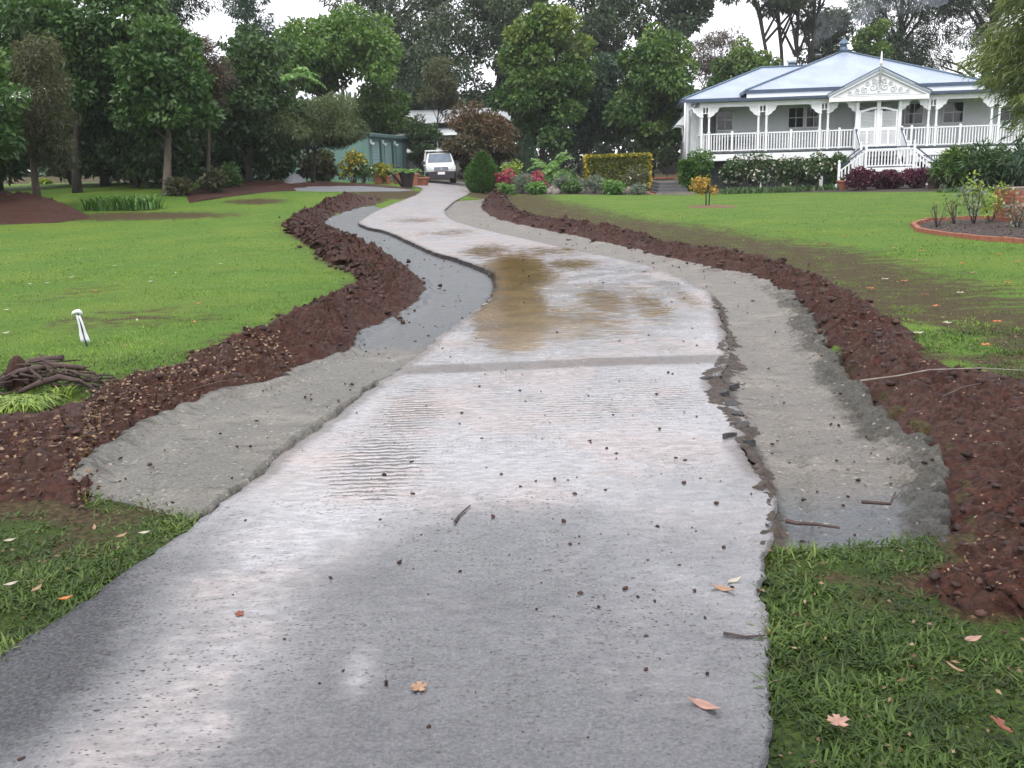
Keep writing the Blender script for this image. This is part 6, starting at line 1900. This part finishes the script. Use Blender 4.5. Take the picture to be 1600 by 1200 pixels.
# ------------------------------------------------------------------ branch pile beside the lawn
bx, by = G(75, 612)
BP = thing('branch_pile', 'heap of dark dead branches and roots on the lawn edge', 'branch pile', (bx, by, 0))
rg = np.random.default_rng(610)
main = [[(-.15, -.12, .03), (.02, -.14, .10), (.16, -.13, .14), (.30, -.12, .10), (.42, -.12, .03)], [(-.42, .02, .05), (-.2, .0, .16), (.05, .03, .20), (.28, .05, .16)], [(-.35, .1, .04), (-.15, .12, .22), (.1, .1, .24)]]
for q, pts in enumerate(main):
    mb = MB(); mb.tube(pts, [.019, .023, .022, .018, .010][:len(pts)], 9); mb.build('branch', M['stick'], BP)
for q in range(80):
    a = rg.uniform(0, 6.283); l_ = rg.uniform(.12, .42); c = np.array([rg.uniform(-.46, .40), rg.uniform(-.16, .22), 0])
    c[2] = .22 * math.exp(-(c[0] / .32) ** 2) * rg.uniform(.2, 1) + .02
    d = np.array([math.cos(a), .6 * math.sin(a), rg.uniform(-.25, .25)]) * l_ / 2
    b_ = rg.standard_normal(3) * .03
    p = [c - d, c + b_, c + d]
    p = [(u[0], u[1], max(.012, u[2])) for u in p]
    mb = MB(); mb.tube(p, [.010 * rg.uniform(.5, 1.3), .009, .004], 5); mb.build('twig', M['stick' if rg.random() < .75 else 'bark'], BP)
mb = MB()
mb.lathe([(.11, 0), (.10, .10), (.06, .19), (.02, .24)], (-.26, .12, .02), 7, False); mb.build('root_lump', M['soil'], BP)

# ------------------------------------------------------------------ marker stake with white ribbon
mx_, my_ = G(135, 541)
MS = thing('marker_stake', 'dark stake wrapped in white plastic ribbon on the lawn', 'stake', (mx_, my_, 0))
mb = MB(); mb.bar((.012, 0, -.05), (-.035, 0, .325), .014, .014); mb.build('stake', M['ink'], MS)
# hanging tails of ribbon either side of the stake, with folds
V = []; Fc = []
for i in range(9):
    f = i / 8
    for j in range(6):
        g_ = j / 5 - .5
        V.append((-.030 + .037 * (1 - f) * 1.0 + g_ * (.035 + .055 * (1 - f)), -.016 - .006 * math.sin(j * 2.2 + i) - .004, .30 * f + .045 * (1 - f) - .004 * (j == 0) * (i == 0)))
for i in range(8):
    for j in range(5):
        a = i * 6 + j
        Fc.append((a, a + 1, a + 7, a + 6))
# split the ribbon so the dark stake shows between the two tails
for nm, cols in (('ribbon_tail', (0, 1)), ('ribbon_tail', (3, 4))):
    mb = MB(); mb.add(V, [Fc[i * 5 + j] for i in range(8) for j in cols], True); o = mb.build(nm, M['ribbon'], MS)
    md = o.modifiers.new('thick', 'SOLIDIFY'); md.thickness = .002
mb = MB(); mb.tube([(-.088, -.012, .308), (-.07, -.018, .325), (-.045, -.022, .335), (-.022, -.018, .338), (-.008, -.005, .318), (-.012, .012, .305), (-.035, .02, .315), (-.055, 0, .33)], [.010, .016, .019, .021, .018, .016, .017, .012], 8)
mb.build('ribbon_knot', M['ribbon'], MS)

# ------------------------------------------------------------------ rose bed: brick edging, mulch, roses, pillar
BEDT = thing('rose_bed_edging', 'curved row of orange bricks round the rose bed', 'brick edging', (0, 0, 0))
bk_ = MB(); bk_.cham(-.11, .11, -.05, .05, -.03, .075, .008); bkm = bk_.mesh('brick'); bkm.materials.append(M['brick'])
loop = np.array(BED + [BED[0]])
sg_ = np.concatenate([[0], np.cumsum(np.hypot(*np.diff(loop, axis=0).T))])
for s_ in np.arange(.11, sg_[-1], .226):
    x = np.interp(s_, sg_, loop[:, 0]); y = np.interp(s_, sg_, loop[:, 1])
    x2 = np.interp(s_ + .05, sg_, loop[:, 0]); y2 = np.interp(s_ + .05, sg_, loop[:, 1])
    b_ = link('brick', bkm, None, BEDT); b_.location = (x, y, float(terr(x, y)) + random.uniform(-.008, .008)); b_.rotation_euler = (0, 0, math.atan2(y2 - y, x2 - x) + random.uniform(-.05, .05))
patch('rose_bed_mulch', BED, M['mulch'], None, None, .05, 9, 'structure', .06, 8, 26)
n = 900
rg = np.random.default_rng(620); bb = np.array(BED)
x = rg.uniform(bb[:, 0].min(), bb[:, 0].max(), n); y = rg.uniform(bb[:, 1].min(), bb[:, 1].max(), n); ok = inpoly(x, y, BED); x, y = x[ok], y[ok]; n = len(x)
D = rg.standard_normal((n, 3)); D[:, 2] *= .2
tag(link('bark_chips', leaves_mesh('bark_chips', np.stack([x, y, terr(x, y) + .07], -1), D, .07, .03, rg.random(n), rg), F_['brown']), 'loose bark chips covering the brick edged rose bed', 'bark chips', kind='stuff')
for q, (px, Yr, h_, lf, lab) in enumerate(((1465, 19.6, .50, 8, 'bare pruned rose stump at the tip of the brick bed'), (1492, 20.2, .55, 30, 'nearly bare rose bush second from the brick bed tip'), (1522, 20.0, .85, 130, 'leafy pale green rose bush mid brick bed'), (1548, 20.4, .95, 190, 'fullest green rose bush beside the brick pillar'), (1590, 18.6, .55, 120, 'low grey leaved plant in front of the brick pillar'), (1640, 19.0, .6, 80, 'rose bush past the brick pillar'))):
    b = GX(px, Yr, 350); rt = thing('rose_bush', lab, 'rose', b)
    mb = MB(); Pl = []; Dl = []
    for i in range(6):
        a = rg.uniform(0, 6.283); k = rg.uniform(.7, 1.1) * h_
        p = [Vector((0, 0, -.02)), Vector((math.cos(a) * .16 * k, math.sin(a) * .16 * k, .4 * k)), Vector((math.cos(a) * .40 * k, math.sin(a) * .4 * k, k))]
        mb.tube(p, [.014, .010, .006], 5)
        for s_ in range(2):
            e = p[1].lerp(p[2], rg.random()); e2 = e + Vector((rg.uniform(-.2, .2), rg.uniform(-.2, .2), .15)) * h_
            mb.tube([e, e2], [.006, .004], 4)
            p.append(e2)
        for j in range(lf // 5):
            e = p[rg.integers(1, 5)]; Pl.append(np.array(e) + .06 * rg.standard_normal(3)); Dl.append(rg.standard_normal(3))
    mb.build('stem', M['bark'], rt)
    if Pl: link('foliage', leaves_mesh('foliage', np.array(Pl), np.array(Dl), .085, .05, .35 + .6 * rg.random(len(Pl)), rg), F_['grey' if q in (2, 4) else 'lime' if q == 3 else 'yellowtip'], rt)
# brick pillar, brick by brick on a mortar core
pc = GX(1590, 20.6, 345)
PIL = thing('brick_pillar', 'orange brick pillar standing in the rose bed', 'pillar', (pc.x, pc.y, 0), math.radians(8))
PW, PH = .35, .74
mb = MB(); mb.box(-PW + .012, PW - .012, -PW + .012, PW - .012, -.05, PH - .01); mb.build('mortar', M['mortar'], PIL)
ch = .086; rows = int(PH / ch)
bb_ = MB(); bb_.box(-.112, .112, -.05, .05, 0, .074); bbm = bb_.mesh('brick'); bbm.materials.append(M['brick'])
bh_ = MB(); bh_.box(-.052, .052, -.05, .05, 0, .074); bhm = bh_.mesh('brick'); bhm.materials.append(M['brick'])
for r_ in range(rows):
    for side in range(4):
        off = 0 if (r_ + side) % 2 == 0 else .116
        xs_ = [(-PW + .112 + off + i * .234) for i in range(3)]
        for x in xs_:
            if x > PW - .05: continue
            hf = x + .112 > PW + .004
            b_ = link('brick', bhm if hf else bbm, None, PIL)
            xx = x - .06 if hf else x
            a = side * math.pi / 2; yy = -PW + .05 + random.uniform(-.004, .004)
            b_.location = (xx * math.cos(a) - yy * math.sin(a), xx * math.sin(a) + yy * math.cos(a), r_ * ch); b_.rotation_euler = (random.uniform(-.01, .01), 0, a)

# ------------------------------------------------------------------ pots, steps, stones, sundries
def pot(label, px, py, Y, r, h, mat='terracotta', gz=None, plant=None, group=None, square=False, ns=40):
    b = GX(px, Y); z = float(terr(b.x, Y)) if gz is None else gz
    o = thing('plant_pot', label, 'pot', (b.x, Y, z), 0, group)
    mb = MB()
    mb.lathe([(r * .72, 0), (r * .74, .03), (r * .95, h * .78), (r * .97, h * .80), (r * 1.06, h * .82), (r * 1.06, h), (r * .93, h), (r * .90, h * .85), (.02, h * .85)], (0, 0, 0), 20); mb.build('pot_body', M[mat], o)
    mb = MB(); mb.lathe([(r * .89, h * .86), (.01, h * .90)], (0, 0, 0), 16); mb.build('potting_soil', M['soil'], o)
    if plant:
        rgp = np.random.default_rng(int(px))
        V = []; Fc = []; T = []
        for q in range(ns):
            th = rgp.uniform(0, 6.283); l_ = plant[1] * rgp.uniform(.6, 1.1); o_ = len(V); t_ = .2 + .6 * rgp.random()
            for i in range(4):
                f = i / 3; ww = plant[2] * (1 - f) ** .6 * .5 + .001
                c = np.array([math.cos(th) * (.03 + l_ * .6 * f), math.sin(th) * (.03 + l_ * .6 * f), h * .88 + l_ * (f - .35 * f * f)])
                s_ = np.array([-math.sin(th), math.cos(th), 0]); V += [c - s_ * ww, c + s_ * ww]; T += [t_, t_]
                if i: Fc.append((o_ + 2 * i - 2, o_ + 2 * i - 1, o_ + 2 * i + 1, o_ + 2 * i))
        link('pot_plant', npmesh('pot_plant', np.array(V), np.array(Fc), {'rnd': np.array(T)}), plant[0], o)


pot('terracotta pot with green strappy plant at the stair foot', 1317, 297, 44.6, .27, .44, plant=(F_['grey'], .38, .06), gz=-.18)
pot('brown pot half hidden beside the purple bushes', 1460, 297, 42.4, .28, .42, 'stick', plant=(F_['lime'], .40, .05), gz=-.18)
pot('wide terracotta pot under the yellow croton', 592, 284, 49.5, .30, .50)
pot('small terracotta pot beside the wide one by shed', 606, 284, 49.4, .18, .42, plant=(F_['yellowtip'], .35, .08), ns=20)
pot('tall terracotta pot against the roller doors', 621, 284, 50.5, .22, .62, plant=(F_['red'], .5, .09), ns=24)
pot('slim orange pot behind the cycad trunk', 648, 284, 48.5, .20, .62, plant=(F_['red'], .3, .09), ns=18)
pot('squat terracotta pot near the truck wheel', 660, 284, 49.6, .36, .42, plant=(F_['lime'], .32, .07), ns=24)
pot('orange square edged pot among the rockery ferns', 894, 290, 46.8, .16, .36, plant=(F_['fern'], .3, .08), ns=20)
rg = np.random.default_rng(640)
sm = {}
for q, (px, Y_, s_) in enumerate(((862, 46.4, .32), (855, 45.4, .26), (905, 46.6, .40), (922, 47.2, .36), (965, 46.2, .36), (978, 45.2, .30), (990, 46.4, .34), (868, 45, .24), (900, 45.2, .26), (1000, 45.4, .24))):
    b = GX(px, Y_); me = clods('rock', [(0, 0, s_ * .25, s_)], 700 + q)
    o = link('garden_rock', me, M['stone']); o.location = b
    tag(o, 'grey brown rock edging the garden bed before the golden hedge', 'rock', 'rockery stones')
# path, low steps and bench-like slabs left of the house
mb = MB(); b = GX(1019, 47); mb.add([(-.35, -2.2, 0), (.42, -2.2, 0), (.55, 5, 0), (-.1, 5, 0)], [(0, 1, 2, 3)]); o = mb.build('brick_path', M['terracotta']); o.location = (b.x + .05, 47, float(terr(b.x, 47)) + .03); o['kind'] = 'structure'
mb = MB(); b = GX(1050, 46)
SPS = thing('garden_steps', 'dark paved steps rising beside the house corner', 'steps', (b.x - .1, 45.0, -.18))
for i in range(4):
    mb = MB(); mb.box(-.75 + .12 * i, .75, i * .55, i * .55 + 2.4, i * .13, (i + 1) * .13); mb.build('step', M['paver_dark'], SPS)
mb = MB(); mb.box(-.85, .95, -.25, -.05, -.05, .10); mb.build('edge_sleeper', M['stone'], SPS)
b = GX(1040, 54); WL = thing('low_garden_wall', 'low brick garden wall behind the paved steps', 'wall', (b.x, 54, -.2))
mb = MB(); mb.box(-1.6, .5, 0, .25, 0, .55); mb.build('wall_body', M['stone'], WL)
mb = MB(); mb.box(-1.7, .6, -.05, .30, .55, .62); mb.build('wall_capping', M['brick'], WL)

# ------------------------------------------------------------------ smoke from the rear flue
hm = Matrix.Translation((9.88, 50, -.2)) @ Matrix.Rotation(HR, 4, 'Z')
p0 = hm @ Vector((6.98, 8.6, 7.15))
pts = []; rad = []
for i in range(13):
    f = i / 12
    pts.append(p0 + Vector((5.6 * f ** 1.3, 1.0 * f, 4.8 * f ** .8)) - Vector((.5 * math.sin(f * 5), 0, 0))); rad.append(.2 + 2.4 * f)
mb = MB(); mb.tube(pts, rad, 14)
sm = NT('wood_smoke')
nd = sm.noise(.8, 5, .65, coord='World')
vol = sm.n('ShaderNodeVolumePrincipled'); vol.inputs['Color'].default_value = (.82, .88, .97, 1); vol.inputs['Anisotropy'].default_value = .1
hz = sm.n('ShaderNodeSeparateXYZ'); sm.l(sm.n('ShaderNodeNewGeometry').outputs['Position'], hz.inputs[0])
fall = sm.n('ShaderNodeMapRange'); fall.inputs['From Min'].default_value = p0.z; fall.inputs['From Max'].default_value = p0.z + 4.8; fall.inputs['To Min'].default_value = .42; fall.inputs['To Max'].default_value = .02
sm.l(hz.outputs['Z'], fall.inputs['Value'])
sm.l(sm.math('MULTIPLY', sm.step(nd, .46, .85), fall.outputs['Result']), vol.inputs['Density'])
sm.t.links.new(vol.outputs['Volume'], sm.out.inputs['Volume'])
for l_ in list(sm.out.inputs['Surface'].links): sm.t.links.remove(l_)
tag(mb.build('chimney_smoke', sm.m), 'pale blue wood smoke drifting up from the roof flue', 'smoke', kind='stuff')

# ------------------------------------------------------------------ damp air between the garden and the far trees
mb = MB(); mb.box(-130, 130, -30, 135, -2, 26)
hz_ = NT('damp_air')
vol = hz_.n('ShaderNodeVolumePrincipled'); vol.inputs['Color'].default_value = (.90, .94, 1.0, 1); vol.inputs['Density'].default_value = .0003
hz_.t.links.new(vol.outputs['Volume'], hz_.out.inputs['Volume'])
for l_ in list(hz_.out.inputs['Surface'].links): hz_.t.links.remove(l_)
tag(mb.build('haze', hz_.m), kind='stuff')
